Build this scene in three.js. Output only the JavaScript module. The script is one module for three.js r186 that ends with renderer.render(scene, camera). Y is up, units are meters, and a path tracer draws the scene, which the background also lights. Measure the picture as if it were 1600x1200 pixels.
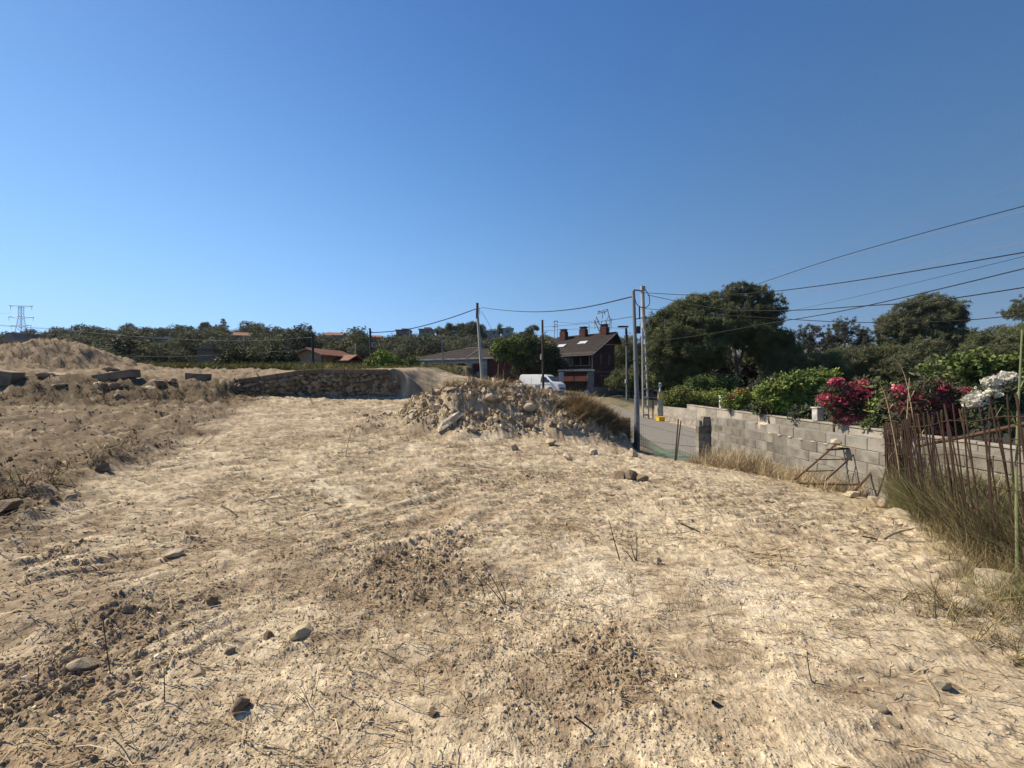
import * as THREE from 'three';
import { mergeGeometries, mergeVertices } from 'three/addons/utils/BufferGeometryUtils.js';

// ---------------------------------------------------------------- camera, sky, sun, exposure
const EYE = 1.6, FPX = 602;
const scene = new THREE.Scene();
const camera = new THREE.PerspectiveCamera(2 * Math.atan(600 / FPX) * 180 / Math.PI, 4 / 3, 0.05, 6000);
camera.position.set(0, EYE, 0);
camera.lookAt(0, EYE, -10);
scene.add(camera);
const renderer = new THREE.WebGLRenderer({ antialias: true });
renderer.setSize(1024, 768);
renderer.toneMapping = THREE.LinearToneMapping;
renderer.toneMappingExposure = 1.45;
renderer.shadowMap.enabled = true;

const SUN_AZ = 73 * Math.PI / 180, SUN_EL = 46 * Math.PI / 180;      // azimuth to the left of straight ahead
const SUN = new THREE.Vector3(-Math.sin(SUN_AZ) * Math.cos(SUN_EL), Math.sin(SUN_EL), -Math.cos(SUN_AZ) * Math.cos(SUN_EL));
{
  const w = 512, h = 256, data = new Float32Array(w * h * 4), d = new THREE.Vector3();
  for (let j = 0; j < h; j++) for (let i = 0; i < w; i++) {
    const el = ((j + 0.5) / h - 0.5) * Math.PI, az = ((i + 0.5) / w - 0.5) * 2 * Math.PI;
    d.set(Math.cos(el) * Math.cos(az), Math.sin(el), Math.cos(el) * Math.sin(az));
    const c = Math.max(-1, Math.min(1, d.dot(SUN))), g = Math.acos(c);
    const up = Math.max(d.y, 0);
    const away = 1.55 / (1 + 0.374 * Math.pow(Math.max(g - 0.1, 0), 2.84));   // darker away from the sun
    const glow = 0.34 * Math.exp(-g * 1.5 - up * 1.6) + 1.6 * Math.exp(-g * 14);
    const o = (j * w + i) * 4, E = 0.68;
    data[o] = E * (away * 0.41 * Math.exp(-up * 3.7) + glow);
    data[o + 1] = E * (away * 0.71 * Math.exp(-up * 2.42) + glow * 0.98);
    data[o + 2] = E * (away * 1.08 * Math.exp(-up * 1.5) + glow * 0.9);
    data[o + 3] = 1;
  }
  const sky = new THREE.DataTexture(data, w, h, THREE.RGBAFormat, THREE.FloatType);
  sky.mapping = THREE.EquirectangularReflectionMapping;
  sky.magFilter = sky.minFilter = THREE.LinearFilter;
  sky.wrapS = THREE.RepeatWrapping;
  sky.needsUpdate = true;
  scene.background = sky; scene.environment = sky;
}
const sun = new THREE.DirectionalLight(0xffedd0, 5.0);
sun.position.copy(SUN).multiplyScalar(100);
sun.castShadow = true;
sun.shadow.mapSize.set(4096, 4096);
Object.assign(sun.shadow.camera, { left: -60, right: 60, top: 60, bottom: -60, near: 1, far: 300 });
scene.add(sun, sun.target);
scene.fog = new THREE.FogExp2(0xccd8e6, 0.0001);

// ---------------------------------------------------------------- helpers
const V = (x, y, z) => new THREE.Vector3(x, y, z);
function rng(seed) { let a = seed >>> 0; return () => { a = (a + 0x6D2B79F5) | 0; let t = Math.imul(a ^ (a >>> 15), 1 | a); t = (t + Math.imul(t ^ (t >>> 7), 61 | t)) ^ t; return ((t ^ (t >>> 14)) >>> 0) / 4294967296; }; }
const clamp = (x, a = 0, b = 1) => Math.min(b, Math.max(a, x));
const lerp = (a, b, t) => a + (b - a) * t;
const ss = (a, b, x) => { const t = clamp((x - a) / (b - a)); return t * t * (3 - 2 * t); };
const PERM = new Uint8Array(512);
{ const r = rng(77), p = [...Array(256).keys()]; for (let i = 255; i > 0; i--) { const j = Math.floor(r() * (i + 1)); [p[i], p[j]] = [p[j], p[i]]; } for (let i = 0; i < 512; i++) PERM[i] = p[i & 255]; }
const G2 = [...Array(16).keys()].map(i => [Math.cos(i * Math.PI / 8), Math.sin(i * Math.PI / 8)]);
function noise(x, y) {                                                // gradient noise, about -0.7..0.7
  const xi = Math.floor(x), yi = Math.floor(y), fx = x - xi, fy = y - yi, X = xi & 255, Y = yi & 255;
  const u = fx * fx * fx * (fx * (fx * 6 - 15) + 10), v = fy * fy * fy * (fy * (fy * 6 - 15) + 10);
  const g = (a, b, dx, dy) => { const q = G2[PERM[PERM[a & 255] + (b & 255)] & 15]; return q[0] * dx + q[1] * dy; };
  return lerp(lerp(g(X, Y, fx, fy), g(X + 1, Y, fx - 1, fy), u), lerp(g(X, Y + 1, fx, fy - 1), g(X + 1, Y + 1, fx - 1, fy - 1), u), v);
}
function fbm(x, y, n = 4) { let s = 0, a = 1; for (let i = 0; i < n; i++) { s += a * noise(x + i * 17.3, y - i * 9.1); x *= 2.03; y *= 2.03; a *= 0.5; } return s; }
const noise3 = (x, y, z) => (noise(x + z * 0.71, y - z * 1.3 + 31.7) + noise(y + 7.7 + x * 0.3, z + 3.1) + noise(z - 5.3 + y * 0.4, x + 11.9)) / 1.8;
const hash2 = (i, j, k) => { let h = Math.imul(i, 374761393) ^ Math.imul(j, 668265263) ^ Math.imul(k, 2147483647 ^ 1274126177); h = Math.imul(h ^ (h >>> 13), 1274126177); return ((h ^ (h >>> 16)) >>> 0) / 4294967296; };
function lumps(x, y, k, thin) {                                       // clods: domes scattered on a grid
  const xi = Math.floor(x), yi = Math.floor(y); let m = 0;
  for (let a = -1; a <= 1; a++) for (let b = -1; b <= 1; b++) {
    const i = xi + a, j = yi + b, q = hash2(i, j, k); if (q < thin) continue;
    const dx = x - i - hash2(i, j, k + 1), dy = y - j - hash2(i, j, k + 2), R = 0.25 + 0.5 * hash2(i, j, k + 3);
    const t = 1 - (dx * dx + dy * dy) / (R * R); if (t > 0) m = Math.max(m, Math.sqrt(t) * R);
  }
  return m;
}
const P = (px, py, D) => V((px - 800) * D / FPX, EYE - (py - 600) * D / FPX, -D);    // a point D metres ahead along that line of sight

const taken = {};
function numbered(n) { const k = taken[n] = (taken[n] ?? -1) + 1; return k ? `${n}_${String(k).padStart(3, '0')}` : n; }
function tag(o, label, category, group, kind) { if (label) o.userData.label = label; if (category) o.userData.category = category; if (group) o.userData.group = group; if (kind) o.userData.kind = kind; return o; }
function thing(name, label, category, pos, group, turn = 0) {
  const o = new THREE.Group(); o.name = numbered(name); if (pos) o.position.copy(pos); o.rotation.y = turn; scene.add(o);
  return tag(o, label, category, group);
}
function obj(name, geo, mat, parent = scene) {
  const g = Array.isArray(geo) ? merge(geo) : geo, m = new THREE.Mesh(g, mat);
  m.name = parent === scene ? numbered(name) : name; m.castShadow = m.receiveShadow = true; parent.add(m); return m;
}
function merge(list) {
  const l = list.map(g => { let q = g.index ? g.toNonIndexed() : g.clone(); for (const k of Object.keys(q.attributes)) if (!['position', 'normal', 'uv'].includes(k)) q.deleteAttribute(k);
    if (!q.attributes.uv) q.setAttribute('uv', new THREE.BufferAttribute(new Float32Array(q.attributes.position.count * 2), 2)); if (!q.attributes.normal) q.computeVertexNormals(); return q; });
  return mergeGeometries(l);
}
const M4 = new THREE.Matrix4(), QQ = new THREE.Quaternion(), UPV = V(0, 1, 0), ONE = V(1, 1, 1);
function inst(name, geo, mat, mats, cols, parent = scene) {
  const m = new THREE.InstancedMesh(geo, mat, mats.length);
  m.name = parent === scene ? numbered(name) : name; m.castShadow = m.receiveShadow = true;
  for (let i = 0; i < mats.length; i++) { m.setMatrixAt(i, mats[i]); if (cols) m.setColorAt(i, cols[i]); }
  m.userData.kind = 'stuff'; parent.add(m); return m;
}
const mx = (p, q, s) => new THREE.Matrix4().compose(p, q, typeof s === 'number' ? V(s, s, s) : s);
const eul = (x, y, z) => new THREE.Quaternion().setFromEuler(new THREE.Euler(x, y, z, 'YXZ'));
const aim = d => new THREE.Quaternion().setFromUnitVectors(UPV, d.clone().normalize());
function box(w, h, d, x = 0, y = 0, z = 0) {                          // uv in metres, centre at x, y, z
  const g = new THREE.BoxGeometry(w, h, d), uv = g.attributes.uv, n = g.attributes.normal;
  for (let i = 0; i < uv.count; i++) { const a = Math.abs(n.getX(i)) > 0.5 ? d : w, b = Math.abs(n.getY(i)) > 0.5 ? d : h; uv.setXY(i, uv.getX(i) * a + x + z * 0.37, uv.getY(i) * b + y); }
  return g.translate(x, y, z);
}
function rbox(w, h, d, r, x = 0, y = 0, z = 0) {                      // box with chamfered edges
  const s = new THREE.Shape(), a = w / 2 - r, b = h / 2 - r;
  s.moveTo(-a, -b); s.lineTo(a, -b); s.lineTo(a, b); s.lineTo(-a, b); s.closePath();
  return new THREE.ExtrudeGeometry(s, { depth: d - 2 * r, bevelEnabled: true, bevelThickness: r, bevelSize: r, bevelSegments: 1 }).translate(x, y, z - d / 2 + r);
}
function rod(a, b, r0, r1 = r0, seg = 6) {
  const d = b.clone().sub(a), L = d.length(), g = new THREE.CylinderGeometry(r1, r0, L, seg, 1);
  return g.applyMatrix4(mx(a.clone().add(b).multiplyScalar(0.5), aim(d), 1));
}
function limb(pts, r0, r1, seg = 7, n = 12) {
  const c = new THREE.CatmullRomCurve3(pts), g = new THREE.TubeGeometry(c, n, 1, seg, false), p = g.attributes.position, q = V();
  for (let i = 0; i <= n; i++) { c.getPointAt(i / n, q); const r = lerp(r0, r1, i / n); for (let j = 0; j <= seg; j++) { const k = i * (seg + 1) + j; p.setXYZ(k, q.x + (p.getX(k) - q.x) * r, q.y + (p.getY(k) - q.y) * r, q.z + (p.getZ(k) - q.z) * r); } }
  g.computeVertexNormals(); return g;
}
function strip(pts, w0, w1, side) {                                   // a flat tapering blade along points
  const pos = [], idx = [], n = pts.length;
  pts.forEach((p, i) => { const w = lerp(w0, w1, i / (n - 1)) / 2; pos.push(p.x - side.x * w, p.y - side.y * w, p.z - side.z * w, p.x + side.x * w, p.y + side.y * w, p.z + side.z * w); if (i) { const a = 2 * i; idx.push(a - 2, a - 1, a, a - 1, a + 1, a); } });
  const g = new THREE.BufferGeometry(); g.setAttribute('position', new THREE.Float32BufferAttribute(pos, 3)); g.setIndex(idx); g.computeVertexNormals(); return g;
}
const col = (r, g, b) => new THREE.Color().setRGB(r, g, b);

// textures: grey noise that multiplies a material's colour
function noiseTex(size, fn, srgb = false) {
  const d = new Uint8Array(size * size * 4);
  for (let j = 0; j < size; j++) for (let i = 0; i < size; i++) { const c = fn(i / size, j / size), o = (j * size + i) * 4; for (let k = 0; k < 3; k++) d[o + k] = 255 * clamp(Array.isArray(c) ? c[k] : c); d[o + 3] = 255; }
  const t = new THREE.DataTexture(d, size, size, THREE.RGBAFormat); t.wrapS = t.wrapT = THREE.RepeatWrapping; t.magFilter = t.minFilter = THREE.LinearFilter; t.needsUpdate = true; if (srgb) t.colorSpace = THREE.SRGBColorSpace; return t;
}
function tnoise(u, v, f, n = 4) {                                     // tiling fbm: four shifted copies cross-faded
  const a = ss(0, 1, u), b = ss(0, 1, v), q = (x, y) => fbm(x * f + 3.3, y * f + 8.8, n);
  return lerp(lerp(q(u + 1, v + 1), q(u, v + 1), a), lerp(q(u + 1, v), q(u, v), a), b) ;
}
const grainT = noiseTex(1024, (u, v) => 0.8 + 0.2 * tnoise(u, v, 30, 3) + 0.34 * tnoise(u, v, 110, 2) + 0.12 * tnoise(u + 0.4, v, 6, 3));
const stainT = noiseTex(512, (u, v) => 0.78 + 0.5 * tnoise(u, v, 5, 5) + 0.1 * tnoise(u, v, 60, 2));
const rustT = noiseTex(256, (u, v) => { const n = tnoise(u, v, 8, 5); return [0.75 + 0.4 * n, 0.7 + 0.6 * n, 0.65 + 0.7 * n]; });
const rep = (t, x, y = x) => { const c = t.clone(); c.repeat.set(x, y); c.needsUpdate = true; return c; };
const std = (c, o = {}) => new THREE.MeshStandardMaterial({ color: col(...c), roughness: 0.9, side: THREE.DoubleSide, ...o });
const stainM = rep(stainT, 0.9), stainBig = rep(stainT, 0.25), grainS = rep(grainT, 1.2);
const MAT = {
  soil: std([1, 1, 1], { vertexColors: true, map: rep(grainT, 0.7), bumpMap: rep(grainT, 0.7), bumpScale: 0.012, roughness: 1 }),
  hill: std([1, 1, 1], { vertexColors: true, roughness: 1 }),
  white: std([1, 1, 1]), clod: std([1, 1, 1], { roughness: 1 }),
  stone: std([1, 1, 1], { map: stainM, bumpMap: grainS, bumpScale: 0.01, roughness: 0.95 }),
  rock: std([0.50, 0.41, 0.285], { map: stainM, bumpMap: grainS, bumpScale: 0.012 }),
  rockDim: std([0.29, 0.215, 0.14], { map: stainM, bumpMap: grainS, bumpScale: 0.012 }),
  pale: std([0.64, 0.545, 0.39], { map: stainM, bumpMap: grainS, bumpScale: 0.008 }),
  concrete: std([0.36, 0.34, 0.30], { map: stainM, bumpMap: grainS, bumpScale: 0.006 }),
  concretePole: std([0.50, 0.49, 0.46], { map: stainM }),
  coping: std([0.22, 0.175, 0.125], { map: stainM, bumpMap: grainS, bumpScale: 0.006 }),
  mortar: std([0.25, 0.23, 0.2], { map: stainM, bumpMap: grainS, bumpScale: 0.01 }),
  plaster: std([0.40, 0.365, 0.31], { map: stainBig, bumpMap: grainS, bumpScale: 0.004 }),
  asphalt: std([0.235, 0.22, 0.195], { map: rep(grainT, 0.6), bumpMap: rep(grainT, 1.5), bumpScale: 0.004 }),
  rust: std([0.05, 0.029, 0.019], { map: rep(rustT, 3), roughness: 0.95 }),
  rustPale: std([0.11, 0.066, 0.04], { map: rep(rustT, 3), roughness: 0.9 }),
  wood: std([0.075, 0.058, 0.042], { map: rep(stainT, 2, 0.5) }),
  bark: std([0.11, 0.085, 0.065], { map: rep(stainT, 2, 0.6), bumpMap: rep(grainT, 1), bumpScale: 0.03 }),
  galv: std([0.20, 0.215, 0.23], { map: stainM, roughness: 0.6, metalness: 0.2 }),
  steel: std([0.28, 0.30, 0.32], { roughness: 0.6, metalness: 0.3 }),
  dark: std([0.015, 0.015, 0.016], { roughness: 0.6 }), black: std([0.02, 0.02, 0.02]),
  cable: std([0.018, 0.018, 0.02]), cablePale: std([0.22, 0.22, 0.23]),
  brick: std([0.115, 0.036, 0.028], { map: rep(stainT, 0.5), bumpMap: grainS, bumpScale: 0.01 }),
  redPaint: std([0.17, 0.025, 0.025], { map: stainBig }),
  darkRoof: std([0.048, 0.037, 0.032], { map: rep(stainT, 0.6) }),
  redRoof: std([0.27, 0.125, 0.085], { map: rep(stainT, 0.6) }),
  ochre: std([0.35, 0.24, 0.13], { map: stainBig }),
  glass: std([0.02, 0.022, 0.025], { roughness: 0.15 }),
  wall: std([0.55, 0.53, 0.49], { map: stainBig }), greyWall: std([0.21, 0.2, 0.2], { map: stainBig }), pinkWall: std([0.42, 0.31, 0.26], { map: stainBig }),
  vanPaint: new THREE.MeshPhysicalMaterial({ color: col(0.78, 0.79, 0.79), roughness: 0.35, clearcoat: 0.6, clearcoatRoughness: 0.1, side: THREE.DoubleSide }),
  tyre: std([0.02, 0.02, 0.02]), hub: std([0.4, 0.4, 0.42], { metalness: 0.5, roughness: 0.4 }), lamp: std([0.6, 0.62, 0.65], { roughness: 0.2 }),
  yellow: std([0.75, 0.5, 0.02], { map: stainM }),
  leaf: new THREE.MeshPhysicalMaterial({ color: col(1, 1, 1), roughness: 0.8, transmission: 0.22, thickness: 0, side: THREE.DoubleSide }),
  needle: new THREE.MeshPhysicalMaterial({ color: col(1, 1, 1), roughness: 0.95, transmission: 0.3, thickness: 0, side: THREE.DoubleSide }), petal: new THREE.MeshPhysicalMaterial({ color: col(1, 1, 1), roughness: 0.9, transmission: 0.3, thickness: 0, side: THREE.DoubleSide }),
  straw: std([1, 1, 1], { roughness: 1 }),
  net: std([0.045, 0.11, 0.075], { transparent: true, opacity: 0.55 }),
};

// ---------------------------------------------------------------- the lie of the land: height above the camera's foot at x to the right, d ahead
const ROAD = [[8.6, -30, -1.2], [8.6, -8, -1.2], [8.6, 5, -1.2], [8.6, 12, -1.17], [8.5, 18, -1.12], [8.1, 24, -0.97], [7.2, 28, -0.78], [6.5, 34, -0.25], [5.2, 39, 0.2], [2.8, 42.6, 0.55], [-3, 46, 1.15], [-14, 50, 2.2], [-34, 56, 3.2]];
const roadCurve = new THREE.CatmullRomCurve3(ROAD.map(([x, d, y]) => V(x, y, -d)));
const roadPts = roadCurve.getSpacedPoints(240), ROADW = 2.7;
function roadAt(x, d) { let best = 1e9, y = 0; for (let i = 0; i < roadPts.length; i += 1) { const p = roadPts[i], q = (p.x - x) ** 2 + (p.z + d) ** 2; if (q < best) { best = q; y = p.y; } } return [Math.sqrt(best), y]; }
const CP = [[0, 0, 0], [-3, 0, 0], [3, 0, 0], [0, -6, 0], [-10, -8, 0], [10, -8, -1.0], [0, 3, 0], [-4, 3, 0.02], [3.5, 3, 0], [-7, 5, 0.05], [0, 6, 0], [4.2, 5.6, -0.05], [4.9, 6.6, -0.12], [5.5, 6, -0.13], [5.5, 4.5, -0.08], [5.4, 2.5, -0.05], [5.4, 0, -0.05], [5.5, 8, -0.32],
  [-10, 9, 0.15], [-3, 9, 0.06], [2, 9, -0.06], [4.6, 8.6, -0.33], [5.1, 11, -0.66], [4.5, 14.6, -0.95], [4.4, 13.0, -0.82], [3.7, 12, -0.55], [-16, 12, 0.4], [-8, 12, 0.3], [-2, 12, 0.18], [2.5, 12, -0.28], [-25, 15, 0.8], [-13, 17, 0.85], [-6.3, 19, 0.78], [-2, 18, 0.62],
  [-5.3, 21.6, 1.2], [-4, 26, 2.1], [-3, 32, 2.05], [-9, 32, 2.55], [0, 22, 0.85], [3, 20, -0.35], [0.5, 30, 1.35], [3.5, 34, 0.6], [5.8, 18, -1.1], [11.5, 18, -1.05], [8.5, 12, -1.15], [8.5, 5, -1.2], [14, 9, -0.9], [20, 15, -0.9], [12, 25, -0.95], [20, 28, -1.0],
  [10, 34, -0.2], [12.6, 42, -0.15], [3.4, 43, 0.5], [-3, 46, 1.2], [7, 50, 0.55], [15, 52, 0.5], [30, 45, -1.4], [60, 60, -3], [40, 20, -1.6], [60, 10, -2], [-40, 60, 3.4], [-15, 58, 2.8], [0, 70, 3], [12, 75, 2], [-25, 45, 3.2], [-40, 20, 2.2],
  [-70, 40, 3.2], [70, -40, -3], [-70, -40, 1], [0, -70, 0], [40, 72, -3], [-45, 72, 4]];
const tps = (() => {
  const n = CP.length, N = n + 3, A = [...Array(N)].map(() => new Float64Array(N + 1)), U = q => q < 1e-9 ? 0 : 0.5 * q * Math.log(q);
  for (let i = 0; i < n; i++) { for (let j = 0; j < n; j++) A[i][j] = U((CP[i][0] - CP[j][0]) ** 2 + (CP[i][1] - CP[j][1]) ** 2) + (i === j ? 1.5 : 0); A[i][n] = A[n][i] = 1; A[i][n + 1] = A[n + 1][i] = CP[i][0]; A[i][n + 2] = A[n + 2][i] = CP[i][1]; A[i][N] = CP[i][2]; }
  for (let i = 0; i < N; i++) { let p = i; for (let k = i; k < N; k++) if (Math.abs(A[k][i]) > Math.abs(A[p][i])) p = k; [A[i], A[p]] = [A[p], A[i]]; for (let k = 0; k < N; k++) if (k !== i) { const f = A[k][i] / A[i][i]; if (f) for (let j = i; j <= N; j++) A[k][j] -= f * A[i][j]; } }
  const w = A.map((r, i) => r[N] / r[i]);
  return (x, d) => { let s = w[n] + w[n + 1] * x + w[n + 2] * d; for (let i = 0; i < n; i++) s += w[i] * U((x - CP[i][0]) ** 2 + (d - CP[i][1]) ** 2); return s; };
})();
const table = (t, x) => { for (let i = 1; i < t.length; i++) if (x < t[i][0]) return lerp(t[i - 1][1], t[i][1], ss(0, 1, clamp((x - t[i - 1][0]) / (t[i][0] - t[i - 1][0])))); return t[t.length - 1][1]; };
const RIDGE = [[-900, 577], [-300, 572], [0, 557], [100, 548], [200, 544], [300, 543], [400, 545], [500, 551], [600, 552], [700, 553], [800, 551], [900, 553], [960, 558], [1050, 573], [1150, 589], [1300, 595], [1420, 579], [1500, 548], [1600, 534], [1900, 528], [2500, 568]];
const FAR = [[-900, 560], [0, 545], [600, 548], [1000, 545], [1250, 545], [1340, 537], [1385, 531], [1440, 530], [1560, 545], [2000, 550]];
const edgeD = x => Math.max(17.6, 20 + (Math.min(x, -6.3) + 6.3) * 0.2);
const HEAP = [[-3.1, 12.9, 0.35, 2.0], [-1.6, 13.5, 1.35, 2.5], [-0.3, 13.9, 1.5, 2.6], [1.5, 14.2, 1.32, 2.5], [3.2, 15.0, 0.95, 1.7]];
function heapAt(x, d) {
  let best = 0; const wx = x + 0.7 * noise(x * 0.9, d * 0.9), wd = d + 0.7 * noise(x * 0.9 + 9, d * 0.9);
  for (let i = 0; i + 1 < HEAP.length; i++) { const a = HEAP[i], b = HEAP[i + 1], ux = b[0] - a[0], ud = b[1] - a[1], t = clamp(((wx - a[0]) * ux + (wd - a[1]) * ud) / (ux * ux + ud * ud)), s = Math.hypot(wx - a[0] - t * ux, wd - a[1] - t * ud), w = lerp(a[3], b[3], t) * 1.35;
    best = Math.max(best, lerp(a[2], b[2], t) * (1 - ss(0, 1, s / w)) ); }
  return best;
}
function mound(x, d, cx, cd, rx, rd, h) { const q = ((x - cx) / rx) ** 2 + ((d - cd) / rd) ** 2; return q < 9 ? h * Math.exp(-q) : 0; }
// the berm at the edge of the rough ground on the left
const bermX = d => -6.4 - (d - 4.6) * 0.46;
function H(x, d) {
  const r = Math.hypot(x, d), k = r > 66 ? 66 / r : 1;
  let y = tps(x * k, d * k);
  if (r < 90) {
    if (x < -4) {                                                     // the terrace held by the stone wall
      const e = edgeD(x), rubble = ss(-13.0, -13.8, x), m = lerp(ss(e + 0.18, e + 0.42, d), ss(e - 2.2 + noise(x * 0.5, 3) * 0.9, e + 0.5, d), rubble) * ss(-4.2, -6.35, x + 0.3 * noise(x, d));
      const T = 2.12 + (d - 19) * 0.052 + 0.16 * ss(-13, -7, x) - 0.35 * ss(-9, -14, x) * ss(-22, -15, x) * ss(24, 19, d);
      y += m * Math.max(0, T - y);
    }
    y += heapAt(x, d);
    y += mound(x, d, -27.4, 23.2, 2.9, 3, 1.62) + mound(x, d, -30.5, 22.6, 2.4, 2.6, 0.8) + mound(x, d, -25.0, 22.4, 2.0, 2.4, 0.4);
    const bd = x - bermX(d); if (d > 2 && d < 13) y += 0.30 * Math.exp(-((bd / 0.55) ** 2)) * ss(3.2, 4.6, d) * ss(10.5, 8, d) * (0.75 + 0.8 * noise(x * 0.8, d * 0.8));
    y += mound(x, d, -3.0, 2.75, 0.75, 0.28, 0.11) + mound(x, d, -0.9, 3.25, 0.9, 0.4, 0.06) + mound(x, d, -1.9, 3.4, 0.4, 0.3, 0.07) + mound(x, d, 2.5, 10.2, 0.9, 0.4, 0.1);
    if (x > -40 && x < 16 && d > -12) { const [s, ry] = roadAt(x, d); if (s < 5.2) { const m = ss(lerp(2.98, 4.6, x > 8.5 ? 1 : ss(11.2, 14, d)), ROADW + 0.12, s); y = lerp(y, ry - 0.07, m); } }
  }
  if (r > 60) {
    const c = d / r, px = c > 0.3 ? 800 + FPX * x / d : x < 0 ? -1100 : 2700, D = c > 0.3 ? d : r * 0.3, w = ss(0.05, 0.4, c);
    const yr = EYE + (600 - table(RIDGE, px)) * 250 / FPX;
    const up = w * Math.pow(ss(0, 1, clamp((D - 62) / 190)), 0.8) * (1 - 0.6 * ss(300, 700, D));
    y = lerp(y, yr + 6 * noise(x * 0.012, d * 0.012), up);
    const yf = EYE + (600 - table(FAR, px) + 5 * fbm(px * 0.012, 3.3, 3)) * 2000 / FPX;
    y = lerp(y, yf, w * ss(700, 2000, D)) - (1 - w) * ss(80, 900, r) * 15;
  }
  return y;
}
function hit(px, py, from = 0.8, to = 140) {                          // where that line of sight meets the ground
  const sx = (px - 800) / FPX, sy = (py - 600) / FPX; let a = from;
  for (let D = from; D < to; D *= 1.015) { if (EYE - sy * D < H(sx * D, D)) { let b = D; for (let i = 0; i < 18; i++) { const m = (a + b) / 2; if (EYE - sy * m < H(sx * m, m)) b = m; else a = m; } return V(sx * b, H(sx * b, b), -b); } a = D; }
  return V(sx * to, H(sx * to, to), -to);
}
const ground = (x, d) => V(x, H(x, d), -d);

// what the soil is like: loose (0 packed and pale .. 1 cloddy and brown)
function soil(x, d) {
  const left = ss(-0.9, 0.9, bermX(d) + 0.3 - x + 1.3 * noise(x * 0.6, d * 0.6)) * ss(2, 4, d);
  const fore = ss(0.3, -2.4, x) * ss(5.5, 2.5, d) + 0.55 * Math.exp(-(((x - 0.4) / 1.1) ** 2 + ((d - 2.0) / 0.55) ** 2));
  const heap = clamp(heapAt(x, d) * 3 + (x < -20 ? 0.55 * mound(x, d, -27.4, 23.2, 3.4, 3.4, 1) : 0)), right = ss(0.2, 2.2, x) * ss(12, 9, d);
  const n = fbm(x * 0.55 + 4, d * 0.55, 4) * 0.9 + 0.35 * fbm(x * 2.3, d * 2.3 + 7, 3);
  const patch = 0.6 * Math.exp(-(((x - 0.1) / 1.0) ** 2 + ((d - 3.2) / 0.45) ** 2)) + 0.5 * Math.exp(-(((x - 1.9) / 0.6) ** 2 + ((d - 3.7) / 0.35) ** 2)) + 0.6 * Math.exp(-(((x + 3.0) / 1.0) ** 2 + ((d - 2.75) / 0.4) ** 2)) + 0.5 * Math.exp(-(((x - 1.0) / 0.8) ** 2 + ((d - 2.45) / 0.25) ** 2)) + 0.45 * Math.exp(-(((x - 2.3) / 0.5) ** 2 + ((d - 2.35) / 0.3) ** 2)) + 0.5 * Math.exp(-(((x - 3.4) / 0.5) ** 2 + ((d - 2.4) / 0.3) ** 2));
  const crust2 = ss(-0.06, 0.06, fbm(x * 6.5 + d + 3, d * 9 - x * 1.5, 4) + 0.12);
  const crust = ss(-0.06, 0.06, fbm(x * 1.9 + 0.5 * d + 17, d * 3.4 - x * 0.6, 5) + 0.10 * right - 0.1 * left);
  const rake = ss(1.5, -1.5, x) * ss(2.2, 3.5, d) * ss(17, 9, d) * (1 - left) * clamp(0.5 + 1.2 * noise(x * 0.5 + 7, d * 0.5)), rakeN = ss(-0.15, 0.35, noise((x * 0.64 + d * 0.77) * 0.8, (x * 0.77 - d * 0.64) * 4.2 + noise(x, d))) - 0.5;
  return { rake, rakeN, crust, crust2, loose: ss(0.16, 0.72, 0.22 + n * 0.62 + 0.5 * left + 0.2 * fore + 0.3 * heap - 0.12 * right + patch * 0.27), left, heap, fore };
}
const TRACKS = [[[-8.6, 6.9], [-6.2, 5.1], [-4.3, 3.75], [-3.0, 2.9], [-1.9, 2.2]], [[-7.0, 8.6], [-4.6, 6.6], [-2.6, 5.0], [-1.2, 4.1]], [[-5.4, 13.5], [-4.6, 10.5], [-3.6, 8.4], [-2.2, 6.8]], [[3.9, 2.6], [3.0, 4.4], [2.2, 6.6], [1.0, 9]]].map(l => { const c = new THREE.CatmullRomCurve3(l.map(([x, d]) => V(x, 0, -d))), n = 90; return c.getSpacedPoints(n).map((p, i) => [p.x, -p.z, c.getLength() * i / n]); });
function tread(x, d) {
  let h = 0;
  for (const t of TRACKS) for (let i = 0; i + 1 < t.length; i++) { const a = t[i], b = t[i + 1], dx = x - a[0], dd = d - a[1]; if (dx * dx + dd * dd > 0.3) continue;
    const ux = b[0] - a[0], ud = b[1] - a[1], q = ux * ux + ud * ud, s = (dx * ux + dd * ud) / q; if (s < 0 || s >= 1) continue;
    const off = (dx * ud - dd * ux) / Math.sqrt(q), w = ss(0.42, 0.30, Math.abs(off) + 0.06 * noise(x * 3, d * 3)); if (w <= 0) continue;
    const along = lerp(a[2], b[2], s) + off * 0.12 + 0.02 * noise(x * 6, d * 6); h += w * (-0.03 + 0.048 * Math.pow(Math.abs(Math.sin(along * Math.PI / 0.16)), 0.7) * clamp(0.55 + 1.3 * noise(x * 1.4 + 5, d * 1.4))); break; }
  return h;
}
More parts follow.
